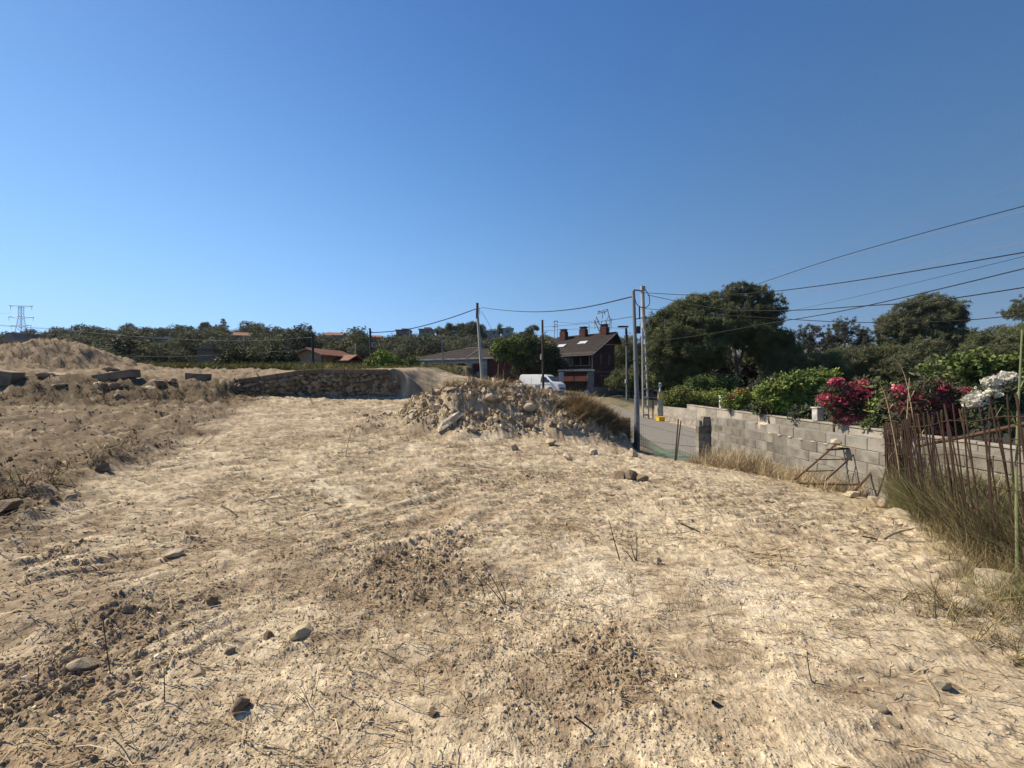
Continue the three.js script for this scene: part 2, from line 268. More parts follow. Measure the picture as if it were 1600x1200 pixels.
function relief(x, d, r, s, onRoad) {                                 // the fine surface of the soil
  if (onRoad > 0.99) return 0;
  const far = x < -20 ? 0.3 : 1, hp = s.heap * far; s = { ...s, heap: hp };
  const a = 1 - onRoad, L = s.loose, terr = x < -6 && d > edgeD(x) - 2.5 ? 1 : 0;
  let h = 0.035 * fbm(x * 0.9, d * 0.9, 3) + 0.017 * (0.45 + 1.1 * L) * fbm(x * 4, d * 4, 3);
  h += (0.16 * s.heap + 0.20 * s.left + 0.10 * terr) * fbm(x * 1.7 + 3, d * 1.7, 4) + (0.10 * s.heap + 0.02 * terr + 0.04 * s.left) * (0.5 - Math.abs(noise(x * 4.5, d * 4.5)) * 2);
  if (r < 45) h += (0.012 + 0.05 * L + 0.28 * s.left * ss(3, 6, r) + 0.3 * s.heap) * 0.30 * lumps(x / 0.30, d / 0.30, 5, lerp(0.95, 0.55, L)) * (1 + 0.8 * noise(x * 9, d * 9));
  if (r < 30) h += (0.04 + 0.16 * L + 0.2 * s.left + 0.25 * s.heap) * 0.13 * lumps(x / 0.13, d / 0.13, 15, lerp(0.8, 0.25, L)) * (1 + 0.9 * noise(x * 21, d * 21));
  if (r < 11) h += (0.03 + 0.5 * L) * 0.045 * lumps(x / 0.045, d / 0.045, 25, lerp(0.85, 0.1, L));
  if (r < 22) h += (lerp(0.010, 0.025, ss(3, 8, r)) * (s.crust - 0.5) + lerp(0.006, 0.013, ss(2.5, 6, r)) * (s.crust2 - 0.5)) * (1 - 0.4 * L) + 0.006 * fbm(x * 11, d * 11, 3) * (0.5 + 1.8 * L);
  if (r < 7) h += (0.003 + 0.006 * clamp(0.3 + s.fore + 1.6 * noise(x * 1.3 + 8, d * 1.6)) + 0.009 * L) * (0.4 + lumps(x / 0.021, d / 0.021, 35, lerp(0.7, 0.15, L))) + 0.003 * fbm(x * 30, d * 30, 2);
  if (r < 18) h += tread(x, d) * (1 - 0.4 * L);
  // raked streaks drawn out along the machine's way
  if (r < 30) h += 0.018 * (1 - L) * noise(x * 2.2 + d * 0.9, d * 9 - x * 2.5) + s.rake * 0.045 * s.rakeN;
  return h * a;
}
const C_PALE = [0.70, 0.595, 0.415], C_SOIL = [0.31, 0.236, 0.153], C_DARK = [0.14, 0.102, 0.055], C_WHITE = [0.78, 0.685, 0.51], C_RED = [0.46, 0.345, 0.20], C_GRASS = [0.12, 0.115, 0.042], C_DRY = [0.36, 0.29, 0.155], C_SCRUB = [0.03, 0.034, 0.017];
const mix3 = (a, b, t) => [lerp(a[0], b[0], t), lerp(a[1], b[1], t), lerp(a[2], b[2], t)];
function soilColour(x, d, r, s) {
  const f = 0.5 + 0.9 * fbm(x * 3.1, d * 3.1, 3), tr = r < 16 ? tread(x, d) : 0;
  let c = mix3(C_PALE, C_SOIL, clamp(s.loose * 0.42 + 0.22 * (f - 0.5) + 0.34 * (1 - s.crust) + 0.3 * (1 - s.crust2) + 0.55 * s.left + 0.25 * s.fore + 0.55 * fbm(x * 0.8 + 30, d * 1.2, 4) + 0.28 * ss(7, 11, d) * ss(3, 0, x) - 0.5 * s.rake * s.rakeN - (tr > 0.004 ? 0.3 : tr < -0.012 ? -0.18 : 0)));
  c = mix3(c, C_DARK, clamp(1.35 * s.left + 0.25 * s.loose * ss(0.1, 0.4, noise(x * 5, d * 5))) * (0.7 + 0.6 * noise(x * 2, d * 2)));
  c = mix3(c, C_SOIL, 0.55 * (1 - s.left) * ss(0.06, 0.36, noise(x * 2.6 + d * 1.1 + 1.4 * noise(x, d), d * 12 - x * 3)) * ss(1, 3, r));
  c = mix3(c, C_DARK, 0.5 * ss(0.2, 0.45, noise(x * 6 + d * 2.0, d * 26 - x * 5)) * ss(1, 3, r) * ss(24, 12, r));
  c = mix3(c, C_WHITE, 0.7 * ss(0.32, 0.6, fbm(x * 0.8 + 40, d * 0.8, 4)) * (1 - s.left) );
  c = mix3(c, C_RED, 0.35 * ss(0.2, 0.6, fbm(x * 0.7 - 20, d * 0.7 + 5, 3)));
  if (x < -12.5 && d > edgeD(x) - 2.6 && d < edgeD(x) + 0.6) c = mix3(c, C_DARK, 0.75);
  if (s.left > 0 && noise(x * 0.9 + 2 * noise(x, d), d * 2.6) > 0.36) c = mix3(c, C_PALE, 0.4);
  c = mix3(c, mix3(C_SOIL, C_PALE, clamp(0.15 + 0.6 * f)), 0.7 * s.heap);
  if (x < -5 && d > edgeD(x) + 1) { const g = ss(24, 29, d + 3 * noise(x * 0.2, d * 0.2)) ; c = mix3(mix3(c, C_SOIL, 0.6), C_GRASS, g * (0.75 + 0.25 * noise(x, d))); }
  else if (d > 26) c = mix3(c, C_GRASS, ss(27, 34, d + 3 * noise(x * 0.2, d * 0.2)) * 0.8);
  if (x > 9 && d > 0) c = mix3(c, C_SCRUB, ss(10.8, 12.5, x));
  if (x > 3.6 && x < 5.7 && d < 7) c = mix3(c, C_DRY, 0.5 * ss(0.35, 0.8, (x - 3.6) * 0.6));
  if (r > 50) c = mix3(c, C_SCRUB, ss(50, 66, r));
  const v = 0.88 + 0.2 * noise(x * 9, d * 9) + 0.22 * noise(x * 20 + 3, d * 24) + (r < 8 ? 0.16 * noise(x * 41, d * 41) : 0);
  return [c[0] * v, c[1] * v, c[2] * v];
}
{
  const cols = []; for (let a = -64; a <= 64; a += 0.132) cols.push(a); for (let a = 68; a < 292; a += 4) cols.push(a);
  const rows = [0.12, 0.4, 0.7, 0.95]; for (let r = 1.15; r < 70; r += r * (0.0042 + 0.0085 * ss(1.5, 14, r))) rows.push(r); rows.push(70);
  const nc = cols.length, nr = rows.length, pos = new Float32Array(nc * nr * 3), uv = new Float32Array(nc * nr * 2), colr = new Float32Array(nc * nr * 3), idx = new Uint32Array((nr - 1) * nc * 6);
  for (let j = 0; j < nr; j++) for (let i = 0; i < nc; i++) {
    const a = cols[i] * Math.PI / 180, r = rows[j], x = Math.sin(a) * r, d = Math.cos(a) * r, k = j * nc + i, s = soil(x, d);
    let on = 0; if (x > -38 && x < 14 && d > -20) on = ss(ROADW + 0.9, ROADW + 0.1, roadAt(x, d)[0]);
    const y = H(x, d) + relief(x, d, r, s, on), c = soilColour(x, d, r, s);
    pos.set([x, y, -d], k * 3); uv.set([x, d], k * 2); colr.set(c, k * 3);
  }
  let q = 0; for (let j = 0; j + 1 < nr; j++) for (let i = 0; i < nc; i++) { const a = j * nc + i, b = j * nc + (i + 1) % nc; idx[q++] = a; idx[q++] = b; idx[q++] = a + nc; idx[q++] = b; idx[q++] = b + nc; idx[q++] = a + nc; }
  const g = new THREE.BufferGeometry(); g.setAttribute('position', new THREE.BufferAttribute(pos, 3)); g.setAttribute('uv', new THREE.BufferAttribute(uv, 2)); g.setAttribute('color', new THREE.BufferAttribute(colr, 3)); g.setIndex(new THREE.BufferAttribute(idx, 1)); g.computeVertexNormals();
  tag(obj('ground', g, MAT.soil), 'bare graded plot of pale dry soil with clods and track marks', null, null, 'structure');
}
{
  const cols = []; for (let a = -66; a <= 66; a += 0.5) cols.push(a); for (let a = 70; a < 291; a += 4) cols.push(a);
  const rows = []; for (let r = 69; r < 2500; r *= 1.035) rows.push(r);
  const nc = cols.length, pos = [], idx = [], cl = [];
  rows.forEach((r, j) => cols.forEach((deg, i) => { const a = deg * Math.PI / 180, x = Math.sin(a) * r, d = Math.cos(a) * r; pos.push(x, H(x, d) - 0.06 * ss(80, 69, r) + 1.2 * fbm(x * 0.03, d * 0.03, 3) * ss(70, 120, r), -d);
    const c = mix3(C_SCRUB, [0.06, 0.055, 0.028], clamp(0.3 + 0.9 * fbm(x * 0.02, d * 0.02, 4))); cl.push(...(r > 600 ? [0.05, 0.06, 0.04] : c));
    if (j) { const b = (i + 1) % nc, p = (j - 1) * nc, n = j * nc; idx.push(p + i, p + b, n + i, p + b, n + b, n + i); } }));
  const g = new THREE.BufferGeometry(); g.setAttribute('position', new THREE.Float32BufferAttribute(pos, 3)); g.setAttribute('color', new THREE.Float32BufferAttribute(cl, 3)); g.setIndex(idx); g.computeVertexNormals();
  tag(obj('hills', g, MAT.hill), 'wooded hills rising behind the houses', null, null, 'structure');
}
{ // the road: a ribbon that follows the curve, with a shallow crown
  const pos = [], uv = [], idx = [], up = V(0, 1, 0), n = roadPts.length; let run = 0;
  for (let i = 0; i < n; i++) { const p = roadPts[i], t = roadCurve.getTangentAt(i / (n - 1)), s = t.clone().cross(up).normalize(); if (i) run += p.distanceTo(roadPts[i - 1]);
    for (let k = -3; k <= 3; k++) { const w = k / 3, e = ROADW + 0.12 * noise(run * 0.7, k > 0 ? 5 : 9); pos.push(p.x + s.x * w * e, p.y + 0.05 * (1 - w * w) - (Math.abs(k) === 3 ? 0.03 : 0), p.z + s.z * w * e); uv.push(run, w * ROADW); }
    if (i) for (let k = 0; k < 6; k++) { const a = (i - 1) * 7 + k, b = i * 7 + k; idx.push(a, a + 1, b, a + 1, b + 1, b); } }
  const g = new THREE.BufferGeometry(); g.setAttribute('position', new THREE.Float32BufferAttribute(pos, 3)); g.setAttribute('uv', new THREE.Float32BufferAttribute(uv, 2)); g.setIndex(idx); g.computeVertexNormals();
  tag(obj('road', g, MAT.asphalt), 'narrow grey asphalt road curving past the plot', null, null, 'structure');
}

// ---------------------------------------------------------------- walls
const R1 = rng(11), pick = (r, a, b) => a + (b - a) * r();
const tintMat = (m, t, w = 0.12, r = R1) => { const v = 1 + (r() - 0.5) * 2 * w, c = m.clone(); c.color = col(t[0] * v, t[1] * v, t[2] * v * (1 - 0.05 * r())); return c; };
const blockTones = [...Array(12)].map((_, i) => tintMat(MAT.concrete, [[0.24, 0.225, 0.195], [0.29, 0.275, 0.245], [0.255, 0.235, 0.20], [0.19, 0.178, 0.152]][i % 4], 0.2));
const blockShapes = [...Array(10)].map((_, i) => { const g = rbox(0.39, 0.19, 0.19, 0.006), p = g.attributes.position; for (let k = 0; k < p.count; k++) { const x = p.getX(k), y = p.getY(k), z = p.getZ(k); p.setXYZ(k, x + 0.006 * noise3(x * 9 + i * 7, y * 9, z * 9), y + 0.005 * noise3(y * 9, x * 9 + i * 5, z * 9), z + 0.006 * noise3(z * 9, y * 9 + i, x * 9)); } const uv = g.attributes.uv; for (let k = 0; k < uv.count; k++) uv.setXY(k, uv.getX(k) + i * 0.37, uv.getY(k) + i * 0.61); g.computeVertexNormals(); return g; });
{ // grey block wall along the road, running away from the camera
  const t = thing('block_wall', 'long low wall of bare grey concrete blocks along the road, rusty frame leaning on it', 'wall', V(5.72, 0, 0));
  const top = d => 0.69 + 0.012 * (11 - d) - 0.02 * Math.max(0, d - 9.5), z0 = 2.9, n = 20;
  const core = []; 
  for (let i = 0; i < n; i++) { const d = z0 + i * 0.4 + 0.2; core.push(box(0.175, 1.55, 0.4, 0, top(d) - 0.03 - 0.775, -d)); }
  obj('mortar', core, MAT.mortar, t);
  for (let k = 0; k < 7; k++) for (let i = -1; i < n; i++) {
    const off = (k % 2) * 0.2, d = z0 + i * 0.4 + 0.2 + off; if (d > 10.95 || d < z0) continue;
    const y = top(d) - 0.1 - k * 0.2; if (y < H(5.6, d) - 0.25) continue;
    if (k === 0 && Math.abs(d - 8.65) < 0.2) { // one broken block lying askew in its place
      const b = obj('block', rbox(0.3, 0.17, 0.18, 0.02), MAT.pale, t); b.position.set(0.01, y, -d); b.rotation.set(0.1, Math.PI / 2 + 0.15, 0.12); continue; }
    const b = obj('block', blockShapes[Math.floor(R1() * 10)], blockTones[Math.floor(R1() * 12)], t);
    b.position.set((R1() - 0.5) * 0.014, y + (R1() - 0.5) * 0.006, -d); b.rotation.y = Math.PI / 2 + (R1() > 0.5 ? Math.PI : 0);
  }
  obj('mortar_lump', [0, 1, 2, 3, 4, 5, 6].map(i => new THREE.DodecahedronGeometry(0.03, 1).scale(0.6, 0.5, 1.8).translate(-0.1, top(8) - 0.2, -(6.6 + i * 0.3))), MAT.pale, t);
  // pillar at its far end
  const p = thing('block_pillar', 'stack of grey concrete blocks ending the wall beside the wire fence', 'pillar', V(5.5, 0, -11.05));
  for (let k = 0; k < 8; k++) { const b = obj('block', blockShapes[k % 4], blockTones[(k * 3) % 7], p); b.position.set((R1() - 0.5) * 0.02 + (k ? 0 : 0.06), 0.50 - k * 0.2 + (k ? 0 : 0.01), 0.02 * R1()); if (k % 2) b.rotation.y = Math.PI; if (!k) { b.scale.x = 0.75; b.rotation.y = 0.1; } }
  const cap = obj('block', blockShapes[0], MAT.coping, p); cap.position.set(0.05, 0.61, -0.0); cap.scale.set(0.5, 0.6, 0.95);
  obj('mortar', box(0.33, 1.5, 0.15, 0, -0.19, 0), MAT.mortar, p);
}
{ // far garden wall across the road
  const t = thing('garden_wall', 'plastered grey garden wall on the far side of the road, shrubs hanging over it', 'wall', V(11.45, 0, 0));
  const top = d => 0.14 + 0.006 * (d - 12), seg = 1.2;
  for (let d = 7.0; d < 24.2; d += seg) {
    const q = obj('panel', rbox(seg - 0.012, 1.5, 0.18, 0.008), [MAT.plaster, blockTones[0], MAT.plaster, blockTones[2]][Math.floor(R1() * 4)], t); q.rotation.y = Math.PI / 2; q.position.set((R1() - .5) * 0.012, top(d) - 0.75, -(d + seg / 2));
    const c = obj('coping', rbox(seg - 0.02, 0.07, 0.24, 0.012), MAT.plaster, t); c.rotation.y = Math.PI / 2; c.rotation.z = 0; c.position.set(0, top(d) + 0.037, -(d + seg / 2));
  }
  [[21.0, 0.66, 0.2], [14.4, 0.46, 0.26]].forEach(([d, h, w]) => { const q = obj('post', [rbox(w, h, w, 0.015, 0, h / 2, 0), rbox(w + 0.06, 0.05, w + 0.06, 0.012, 0, h + 0.026, 0)], MAT.concretePole, t); q.position.set(-0.02, top(d) + 0.075, -d); });
  obj('brace', [rod(V(0.02, 0.85, -20.8), V(0.02, 0.2, -20.1), 0.012), rod(V(0.06, 0.8, -20.8), V(0.04, 0.2, -20.4), 0.01)], MAT.cablePale, t);
  const u = thing('garden_wall', 'short stained wall end under the hedge beyond the lattice pole', 'wall', V(10.6, 0, 0));
  for (let i = 0; i < 4; i++) { const d = 24.3 + i * 1.05, q = obj('panel', rbox(1.12, 1.3, 0.2, 0.01), i % 2 ? MAT.plaster : MAT.concrete, u); q.rotation.y = Math.PI / 2 + 0.235; q.position.set(0.72 - 0.25 * i, -0.62 - 0.0 * i, -d); }
}
{ // the terrace wall of rough stones with a concrete coping
  const a = V(-14.3, 0, -edgeD(-14.3)), b = V(-6.25, 0, -edgeD(-6.25)), L = a.distanceTo(b), ang = Math.atan2(-(b.z - a.z), b.x - a.x);
  const t = thing('stone_wall', 'dry stone terrace wall under a band of concrete blocks at the back of the plot', 'wall', a, null, ang);
  const topAt = s => lerp(1.78, 2.36, ss(0.0, 0.62, s / L)), at = s => a.x + (b.x - a.x) * s / L, dd = s => edgeD(at(s)), R = rng(5);
  const core = []; for (let s = 0; s < L - 0.05; s += 0.5) core.push(box(0.5, 2.0, 0.36, s + 0.25, topAt(s + 0.25) - 0.25 - 1.0, -0.30)); obj('wall_core', core, MAT.mortar, t);
  const shapes = [...Array(8)].map((_, i) => { const g = mergeVertices(new THREE.IcosahedronGeometry(0.5, 6).deleteAttribute('normal').deleteAttribute('uv')), p = g.attributes.position, r = rng(100 + i), pl = [...Array(11)].map(() => [V(r() - .5, r() - .5, r() - .5).normalize(), 0.24 + 0.17 * r()]), v = V();
    for (let k = 0; k < p.count; k++) { v.fromBufferAttribute(p, k); for (let u = 0; u < 2; u++) for (const [nn, o] of pl) { const e = v.dot(nn) - o; if (e > 0) v.addScaledVector(nn, -e); } v.multiplyScalar(1.22 * (1 + 0.05 * noise3(v.x * 5 + i, v.y * 5, v.z * 5) + 0.025 * noise3(v.x * 16 + i, v.y * 16, v.z * 16))); p.setXYZ(k, v.x, v.y, v.z); }
    const u = new Float32Array(p.count * 2); for (let k = 0; k < p.count; k++) { u[2 * k] = p.getX(k) * 0.4 + i * 0.3; u[2 * k + 1] = p.getY(k) * 0.4 + p.getZ(k) * 0.3; } g.setAttribute('uv', new THREE.BufferAttribute(u, 2)); const q = g.toNonIndexed(); q.computeVertexNormals(); return q; });
  globalThis.rockShapes = shapes;
  const tones = [...Array(6)].map((_, i) => tintMat(MAT.stone, [[0.24, 0.19, 0.125], [0.32, 0.26, 0.185], [0.185, 0.145, 0.10], [0.36, 0.295, 0.205]][i % 4], 0.1));
  let count = 0;
  for (let row = 0; row < 7; row++) { let s = (row % 2) * 0.16 - 0.05; while (s < L - 0.08 && count < 290) {
    const w = pick(R, 0.16, 0.46), h = pick(R, 0.17, 0.36), y = topAt(s) - 0.35 - row * 0.225 + (R() - .5) * 0.13; s += w * 0.86;
    if (y < H(at(s), dd(s) - 0.3) - 0.1) continue;
    const m = obj('stone', shapes[Math.floor(R() * 8)], tones[Math.floor(R() * 6)], t); m.position.set(s - w / 2, y, -0.12 + 0.10 * R()); m.scale.set(w * 1.02, h * 1.02, 0.34); m.rotation.set((R() - .5) * .5, (R() - .5) * .5, (R() - .5) * 1.1); count++; } }
  for (let s = 1.1, i = 0; s < L - 0.2; i++) { const w = i === 3 ? 1.3 : pick(R, 0.75, 1.15), e = Math.min(s + w, L), q = obj('coping_block', rbox(e - s - 0.02, 0.235, 0.46, 0.02), i % 3 ? MAT.coping : tones[2], t); q.position.set((s + e) / 2, topAt((s + e) / 2) - 0.115, -0.19 + 0.02 * R()); q.rotation.z = Math.atan2(topAt(e) - topAt(s), w) + (R() - .5) * 0.02; s = e; }
  for (let k = 0; k < 5; k++) { const m = obj('stone', shapes[k], tones[k % 6], t), y = 1.95 - k * 0.27; m.position.set(L + 0.08 + k * 0.09, y, -0.35); m.scale.set(0.38, 0.34, 0.6); m.rotation.z = R(); } // the end runs down into the slope
}
const prisms = [...Array(8)].map((_, i) => { const r = rng(700 + i), n = 5 + Math.floor(r() * 3), s = new THREE.Shape(); for (let k = 0; k < n; k++) { const a = (k + 0.7 * r()) / n * 6.283, q = 0.36 + 0.12 * r(); k ? s.lineTo(Math.cos(a) * q, Math.sin(a) * q) : s.moveTo(Math.cos(a) * q, Math.sin(a) * q); } s.closePath();
  const g = new THREE.ExtrudeGeometry(s, { depth: 0.62, bevelEnabled: true, bevelThickness: 0.12, bevelSize: 0.07, bevelSegments: 2, steps: 2 }).translate(0, 0, -0.31).rotateX(Math.PI / 2), p = g.attributes.position, sx = (r() - .5) * 0.9, sz = (r() - .5) * 0.9, tp = 0.25 + 0.35 * r();
  for (let k = 0; k < p.count; k++) { const x = p.getX(k), y = p.getY(k), z = p.getZ(k), m = 1 - tp * y, o = 0.09 * noise3(x * 2.6 + i * 3, y * 2.6, z * 2.6); p.setXYZ(k, (x + sx * y) * m + o, y + 0.22 * (x * (sz) + z * sx) + 0.08 * noise3(x * 3, z * 3 + i, y), (z + sz * y) * m + 0.09 * noise3(z * 2.6, x * 2.6 + i, y * 2.6)); } g.computeVertexNormals(); return g; });
// loose masonry along the collapsed stretch to the left and on the terrace
const rocks = globalThis.rockShapes;
function rock(px, py, w, h, dep, mat, label, cat = 'rock', group, sink = 0.3, turn = null, tilt = 0, from = 0.8) {
  const p = hit(px, py, from), R = rng(Math.floor(px * 7 + py * 13)), m = obj(cat === 'concrete block' ? 'concrete_block' : cat === 'slab' ? 'stone_slab' : 'rock', cat === 'concrete block' ? blockShapes[px % 4].clone() : cat === 'slab' || R() < 0.22 ? prisms[Math.floor(px + py) % 8] : rocks[Math.floor(px + py) % 8], mat);
  if (cat === 'concrete block') m.scale.set(w / 0.39, h / 0.19, dep / 0.19); else { const k = px > 630 && px < 1000 ? 0.8 : px < 320 && py < 640 ? 0.85 : 1; m.scale.set(w * k, h * 1.05 * k, dep * k); }
  m.position.set(p.x, p.y + h * (0.5 - sink), p.z); m.rotation.set(tilt, turn ?? R() * 6.3, (R() - .5) * 0.3); return tag(m, label, cat, group);
}
const CB = 'concrete block', RD = MAT.rockDim, RK = MAT.rock, PL = MAT.pale;
rock(8, 600, 1.1, 0.62, 0.5, MAT.coping, 'dark squared block at the far left end of the collapsed bank', CB, null, 0.05, 0.05);
rock(36, 592, 0.5, 0.35, 0.4, RD, 'brown block beside the dark squared block on the collapsed bank', 'rock');
rock(70, 588, 0.55, 0.3, 0.4, RK, 'rounded pale stone on the collapsed bank below the big earth heap', 'rock');
rock(92, 586, 0.8, 0.14, 0.5, PL, 'flat whitish slab lying on the bank below the big earth heap', 'slab', null, 0.1, 0.2);
rock(92, 604, 0.75, 0.13, 0.5, PL, 'flat pale slab at the foot of the collapsed bank', 'slab', null, 0.1, 0.1);
rock(174, 583, 0.75, 0.42, 0.5, RD, 'dark wedge shaped stone perched on top of the collapsed bank', 'rock', null, 0.1, 0.3);
rock(182, 592, 1.9, 0.36, 0.5, MAT.coping, 'long broken concrete beam in the collapsed bank', CB, null, 0.15, -0.06);
rock(152, 601, 0.4, 0.2, 0.3, PL, 'small white topped stone left of the two brown boulders', 'rock');
rock(157, 607, 0.6, 0.38, 0.45, RD, 'brown boulder at the foot of the broken concrete beam', 'rock');
rock(179, 606, 0.55, 0.4, 0.4, RD, 'second brown boulder under the broken concrete beam', 'rock');
rock(196, 604, 0.3, 0.22, 0.25, RK, 'pale upright stone right of the brown boulders', 'rock');
rock(185, 622, 0.55, 0.28, 0.4, RD, 'dark stone lying below the bank in front of the boulders', 'rock');
rock(231, 607, 0.5, 0.12, 0.4, PL, 'tilted whitish slab half way along the collapsed bank', 'slab', null, 0.1, 0.2, 0.3);
rock(252, 602, 0.6, 0.4, 0.4, RD, 'brown stone right of the tilted slab in the bank', 'rock');
rock(270, 597, 0.7, 0.25, 0.4, RD, 'flat brown stone near the cut concrete block in the bank', 'rock');
rock(310, 594, 0.95, 0.36, 0.5, MAT.coping, 'brown cut concrete block standing in the bank left of the stone wall', CB, null, 0.05, 0.04);
rock(300, 581, 1.1, 0.14, 0.5, RD, 'thin slab on top of the cut concrete block', 'slab', null, 0.1, 0.1);
rock(392, 616, 0.55, 0.16, 0.4, PL, 'pale slab leaning at the foot of the stone wall', 'slab', null, 0.1, 0.3, 0.4);
rock(362, 565, 0.45, 0.18, 0.4, PL, 'whitish stone on the terrace in front of the green bush', 'rock', null, 0.1, null, 0, 21);
rock(474, 577.5, 0.34, 0.26, 0.3, PL, 'white stone on the stone wall left of the wooden pole', 'rock', null, 0.0, null, 0, 19.9);
rock(502, 575, 0.5, 0.24, 0.35, RK, 'tan stone on the stone wall right of the wooden pole', 'rock', null, 0.0, null, 0, 19.9);
rock(559, 574, 0.5, 0.24, 0.3, PL, 'white tilted stone on the stone wall near its end', 'rock', null, 0.0, 0.6, 0, 19.9);
rock(575, 573.5, 0.8, 0.3, 0.4, RK, 'broad grey stone on the stone wall near its end', 'rock', null, 0.0, null, 0, 19.9);
// on and around the spoil heap
rock(702, 661, 1.05, 0.16, 0.3, PL, 'long pale slab leaning on the foot of the spoil heap', 'slab', null, 0.0, 0.65, 0);
scene.children[scene.children.length - 1].rotation.set(0.25, 0.7, 0.36);
rock(645, 657, 0.32, 0.24, 0.3, PL, 'squarish pale stone standing alone left of the spoil heap', 'rock', null, 0.05);
rock(745, 651, 0.42, 0.17, 0.3, PL, 'flat pale stone on the front of the spoil heap right of the slab', 'slab', null, 0.0);
rock(738, 675, 0.34, 0.22, 0.3, RK, 'tan stone below the flat stone on the spoil heap', 'rock', null, 0.1);
rock(703, 613, 0.5, 0.25, 0.4, PL, 'pale pointed stone high on the left side of the spoil heap', 'rock', null, 0.1);
rock(737, 602, 0.26, 0.28, 0.25, PL, 'small upright white stone near the top of the spoil heap', 'rock', null, 0.0);
rock(768, 629, 0.5, 0.36, 0.4, RK, 'grey stone in the middle of the spoil heap', 'rock', null, 0.15);
rock(828, 643, 0.55, 0.3, 0.4, PL, 'large pale squared stone on the right of the spoil heap', 'rock', null, 0.05, 0.1);
rock(827, 668, 0.4, 0.36, 0.3, RD, 'brown boulder below the large squared stone', 'rock', null, 0.15);
rock(876, 671, 0.36, 0.24, 0.3, PL, 'white stone low on the right flank of the spoil heap', 'rock', null, 0.05);
rock(884, 628, 0.34, 0.2, 0.3, PL, 'white stone in the dry grass on the ridge of the spoil heap', 'rock', null, 0.0);
rock(862, 633, 0.24, 0.14, 0.2, PL, 'small white stone in dry grass beside the larger white one', 'rock', null, 0.0);
rock(905, 644, 0.5, 0.16, 0.35, PL, 'group of flat pale stone in dry grass on the right ridge', 'slab', null, 0.0);
rock(860, 696, 0.34, 0.25, 0.3, RK, 'pale stone among clods at the foot of the heap', 'rock', null, 0.1);
rock(887, 718, 0.22, 0.15, 0.2, PL, 'little pale stone on the flat below the heap', 'rock', null, 0.1);
rock(927, 711, 0.3, 0.15, 0.25, PL, 'small whitish stone at the right foot of the heap', 'rock', null, 0.1);
rock(989, 715, 0.4, 0.26, 0.3, PL, 'pale stone at the foot of the metal lamp pole', 'rock', null, 0.05);
rock(803, 704, 0.22, 0.2, 0.2, RK, 'tan stone in front of the spoil heap', 'rock', null, 0.1);
// near the fence and in the foreground
rock(1349, 775, 0.24, 0.15, 0.2, PL, 'pale rubble stone between the rusty frame and the bar fence', 'rock', null, 0.1);
rock(1368, 789, 0.17, 0.13, 0.16, PL, 'pale round stone at the corner of the bar fence', 'rock', null, 0.1);
rock(1381, 792, 0.12, 0.12, 0.12, RK, 'small stone touching the corner of the bar fence', 'rock', null, 0.1);
rock(1333, 776, 0.2, 0.1, 0.2, PL, 'flat pale rubble stone left of the corner stones', 'rock', null, 0.1);
rock(1405, 810, 0.45, 0.12, 0.3, PL, 'broad flat slab at the foot of the bar fence', 'slab', null, 0.3);
rock(1428, 825, 0.34, 0.1, 0.25, PL, 'second flat slab at the foot of the bar fence', 'slab', null, 0.3);
rock(1560, 915, 0.3, 0.12, 0.24, PL, 'pale stone half hidden in weeds under the bar fence', 'rock', null, 0.2);
rock(1505, 950, 0.16, 0.08, 0.12, PL, 'small pale stone at the edge of the weeds', 'rock', null, 0.2);
rock(1464, 1066, 0.10, 0.045, 0.075, PL, 'smooth pale stone set in the soil near the weeds', 'rock', null, 0.35);
rock(1370, 1106, 0.07, 0.035, 0.06, RK, 'small angular stone in loose gravel in front', 'rock', null, 0.3);
rock(1396, 1133, 0.05, 0.035, 0.04, RK, 'small pale pebble in loose gravel in front', 'rock', null, 0.3);
rock(472, 996, 0.12, 0.085, 0.1, tintMat(MAT.pale, [0.62, 0.52, 0.32]), 'yellowish stone lying alone in the foreground', 'rock', null, 0.1, 0.9);
rock(676, 1117, 0.065, 0.04, 0.055, RD, 'round brown stone in fine gravel in the foreground', 'rock', null, 0.2);
rock(724, 1126, 0.035, 0.028, 0.03, RK, 'little stone right of the round brown one', 'rock', null, 0.2);
rock(722, 1052, 0.036, 0.028, 0.03, PL, 'little white stone above the round brown one', 'rock', null, 0.2);
rock(375, 1110, 0.07, 0.065, 0.065, tintMat(MAT.clod, [0.16, 0.115, 0.075]), 'dark brown clod on pale soil in the foreground', 'clod', null, 0.1);
rock(332, 942, 0.06, 0.06, 0.06, tintMat(MAT.clod, [0.15, 0.11, 0.07]), 'dark clod with a stem beside it', 'clod', null, 0.1);
rock(418, 1001, 0.07, 0.06, 0.06, tintMat(MAT.clod, [0.2, 0.14, 0.09]), 'dark clod left of the yellowish stone', 'clod', null, 0.1);
rock(310, 1058, 0.09, 0.06, 0.07, RK, 'pale angular stone in the brown foreground soil', 'rock', null, 0.2);
rock(360, 1022, 0.06, 0.045, 0.05, RK, 'pale oval stone beside dry grass in the foreground', 'rock', null, 0.2);
rock(128, 1045, 0.12, 0.07, 0.09, RK, 'pale stone in the brush mound at the lower left', 'rock', null, 0.2);
rock(108, 1038, 0.09, 0.06, 0.08, RD, 'brown stone beside the pale one in the brush mound', 'rock', null, 0.2);
rock(270, 870, 0.13, 0.08, 0.1, PL, 'pale stone on the machine track', 'rock', null, 0.2);
rock(10, 793, 0.3, 0.11, 0.22, RD, 'brown slab on the berm at the left edge', 'slab', null, 0.2);
rock(110, 780, 0.14, 0.08, 0.11, RK, 'pale stone at the foot of the berm', 'rock', null, 0.2);
rock(160, 736, 0.22, 0.14, 0.2, RD, 'brown round stone under the lip of the berm', 'rock', null, 0.1);
